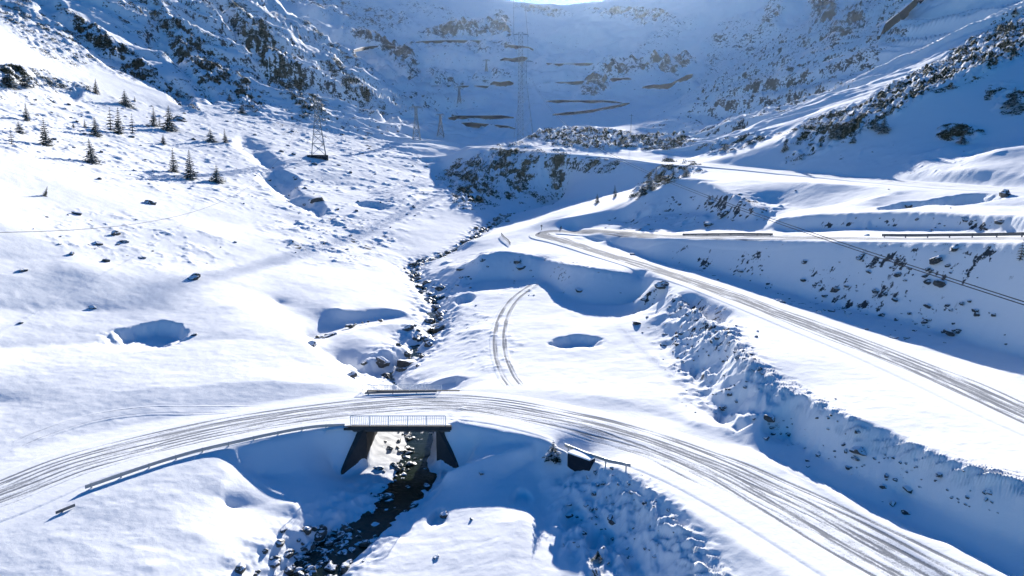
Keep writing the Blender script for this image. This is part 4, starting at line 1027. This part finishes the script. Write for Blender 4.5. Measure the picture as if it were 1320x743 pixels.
TREES = [ # px, base py, height px, kind, where
 (12,113,24,'bushy','dark bushy spruce nearest the left edge in the upper row'),(33,112,20,'bushy','bushy spruce second from the left edge in the upper row'),(35,156,22,'slender','spruce standing alone below the shaded hollow near the left edge'),
 (60,188,34,'slender','tall ragged spruce near the left edge of the middle row'),(15,186,20,'sparse','thin small spruce close to the left edge beside a low bush'),(26,172,15,'bushy','low bushy spruce between the thin small one and the tall ragged one'),
 (119,210,30,'broad','full cone-shaped spruce standing alone on open snow'),(124,121,18,'slender','dark spruce alone on the lit upper slope'),(162,136,19,'bushy','dense round-crowned spruce with a long shadow, high on the slope'),(174,131,6,'slender','tiny spruce just right of the dense round-crowned one'),
 (124,176,24,'broad','spruce at the left end of the middle clump'),(143,168,28,'sparse','sparse spruce in the middle of the clump'),(153,173,32,'slender','tallest spruce of the middle clump'),(171,172,24,'sparse','thin pale spruce at the right end of the middle clump'),
 (199,163,24,'slender','dark spruce, left of the twin pair in the middle of the slope'),(206,163,14,'sparse','small spruce squeezed between the twin dark spruces'),(219,168,30,'broad','dark spruce beside the black slanted rock'),(211,186,12,'broad','tiny spruce below the twin pair'),
 (224,222,30,'slender','left one of the two slender spruces with long parallel shadows'),(246,231,36,'slender','right and taller one of the two slender spruces with long parallel shadows'),(280,235,22,'bushy','rounded spruce right of the two slender ones'),(272,182,16,'bushy','small round spruce right of the middle of the slope'),
 (291,184,17,'slender','small pointed spruce beside the small round one'),(229,124,8,'bushy','little bush-like spruce at the foot of the steep mountain'),(296,130,9,'bushy','small dark spruce under the scrub band'),(312,146,12,'bushy','dark small spruce at the lower end of the scrub band'),
 (57,253,13,'slender','small leaning spruce low on the left snow field'),(110,165,10,'slender','tiny spruce in front of the middle clump'),(95,165,8,'slender','tiniest spruce left of the middle clump'),
 (770,262,12,'broad','small spruce at the foot of the shaded mound'),(793,254,15,'slender','pointed spruce on the lit crest below the shaded mound'),(838,243,20,'bushy','broad dark spruce in the clump on the lit crest'),(828,250,14,'bushy','lower spruce of the clump on the lit crest'),
 (846,232,14,'slender','upper spruce of the clump on the lit crest'),(885,228,14,'bushy','dark spruce at the right end of the lit crest'),(868,226,9,'slender','small spruce between the clump and the right end of the crest'),
 (1012,195,16,'broad','lone dark spruce on the lit slope above the right roads'),(1078,178,20,'bushy','large dark spruce clump at the lower end of the right scrub band'),(1139,170,20,'bushy','dark spruce at the shadow edge of the right scrub band'),(1128,166,14,'bushy','spruce just left of the shadow edge spruce'),
 (1058,190,11,'slender','small spruce below the right scrub band'),(1100,184,10,'bushy','small dark spruce between the clump and the shadow edge'),(1305,136,22,'bushy','dark spruce in the shade near the right edge'),(1240,185,14,'bushy','dark bushy spruce in the middle of the shaded right face'),
 (1315,336,26,'sparse','bare-looking sapling at the right edge below the upper road'),(1308,20,8,'bushy','tiny spruce on the ridge near the top right corner'),(723,296,5,'bushy','tiny bush-like spruce beside the hairpin'),
 (713,592,26,'bushy','small dark spruce beside the culvert mouth'),(770,722,15,'bushy','little green spruce above the boulder at the bottom edge'),
]
for i, (px, py, hp, kind, lab) in enumerate(TREES):
    q = hit(px, py)
    if q is None: continue
    H_ = hp*q[1]/F*1.05; r = empty('spruce_tree', (q[0], q[1], q[2]-.05*H_), lab, 'tree', 'scattered spruce trees')
    r.scale = (H_, H_, H_); r.rotation_euler = (RND.uniform(-.05, .05), RND.uniform(-.05, .05)+(.35 if 'leaning' in lab else 0), RND.uniform(0, 6.28))
    for nm, me in (('trunk', TR), ('crown', CR[kind][i % len(CR[kind])])):
        o = bpy.data.objects.new(nm, me); C.objects.link(o); o.parent = r

# ------------------------------------------------------------------ dwarf pine scrub (stuff)
def clump_template(seed, n=34):
    r = np.random.RandomState(seed); V = []; 
    for k in range(n):
        a = r.rand()*6.283; ph = r.rand()**.6; c = np.array([math.cos(a)*ph, math.sin(a)*ph, (1-ph*ph)*.62*r.rand()+.02])
        d = np.array([math.cos(a)*.7+r.normal()*.3, math.sin(a)*.7+r.normal()*.3, .45+r.rand()*.5]); d /= np.linalg.norm(d); s = .34*(.6+r.rand()*.7)
        w = np.cross(d, r.normal(size=3)); w /= np.linalg.norm(w)
        V += [c-w*s*.28, c+w*s*.28, c+d*s]
    return np.array(V)
TM = [clump_template(s) for s in range(6)]
def scrub(name, lab, regs, n, rr, mat=None):
    allv = []; k = 0; tries = 0
    jr = np.random.RandomState(len(name)+n)
    while k < n and tries < n*40:
        tries += 1
        reg = regs[jr.randint(len(regs))]
        a = math.radians(reg[4]); rad = math.sqrt(jr.rand())*1.05; th = jr.rand()*6.283; ex = math.cos(th)*rad*reg[2]; ey = math.sin(th)*rad*reg[3]
        px = reg[0]+ex*math.cos(a)-ey*math.sin(a); py = reg[1]+ex*math.sin(a)+ey*math.cos(a)
        if not (-60 < px < 1400 and -40 < py < 760): continue
        q = hit(px, py)
        if q is None or not (reg[5] <= q[1] <= reg[6]): continue
        nz = fbm(np.array([q[0]/9+4]), np.array([q[1]/9]), 3, .6)[0]
        if nz < .05+(1-reg[7])*.35 + jr.normal()*.12: continue
        s = (rr[0]+(rr[1]-rr[0])*jr.rand()**1.6)*q[1]/F
        t = TM[jr.randint(6)]; c, s_ = math.cos(th), math.sin(th)
        v = t*s; v = np.stack([v[:, 0]*c-v[:, 1]*s_, v[:, 0]*s_+v[:, 1]*c, v[:, 2]], -1)+q[None]+np.array([[0, 0, -.06*s]])
        allv.append(v); k += 1
    if not allv: return
    V = np.concatenate(allv); f = np.arange(len(V)).reshape(-1, 3)
    me = bpy.data.meshes.new(name); me.from_pydata(V.tolist(), [], f.tolist()); me.materials.append(mat or M['scrub']); o = bpy.data.objects.new(name, me); C.objects.link(o)
    tag(o, lab, 'scrub', None, 'stuff')
scrub('dwarf_pine_scrub', 'dark dwarf pine scrub covering the mound and knoll in the middle of the valley', SCRUB[:10], 1600, (1.6, 4.6))
scrub('dwarf_pine_scrub', 'long diagonal band of dwarf pine scrub across the right mountain', SCRUB[10:16], 1700, (1.6, 4.6))
scrub('dwarf_pine_scrub', 'dark bands of dwarf pine scrub on the steep left mountain', SCRUB[16:], 2400, (1.4, 4.2))
scrub('dry_grass', 'thin dry tufts poking through the snow on the broken slopes', [(920,470,60,90,-35,70,130,1.0),(1100,590,130,22,22,50,90,1.0),(800,660,60,70,-30,40,80,.9),(1150,320,190,8,1,80,130,1.0),(720,342,120,6,5,150,190,1)], 260, (.8, 2.0), M['twig'])

# ------------------------------------------------------------------ haze
t = bpy.data.materials.new('haze_air'); t.use_nodes = True; nt = t.node_tree; nt.nodes.clear()
pv = nt.nodes.new('ShaderNodeVolumePrincipled'); ou = nt.nodes.new('ShaderNodeOutputMaterial'); nt.links.new(pv.outputs[0], ou.inputs['Volume'])
pv.inputs['Density'].default_value = .000015; pv.inputs['Anisotropy'].default_value = .72; pv.inputs['Color'].default_value = (.62, .78, 1.0, 1)
mb = MB(); mb.box((0, 1850, (-12+float(ZZ.max())+25)/2), 4600, 2400, (float(ZZ.max())+25+12)/2)
o = mb.build('haze', t); o['kind'] = 'stuff'; o['label'] = 'thin pale haze filling the valley air'
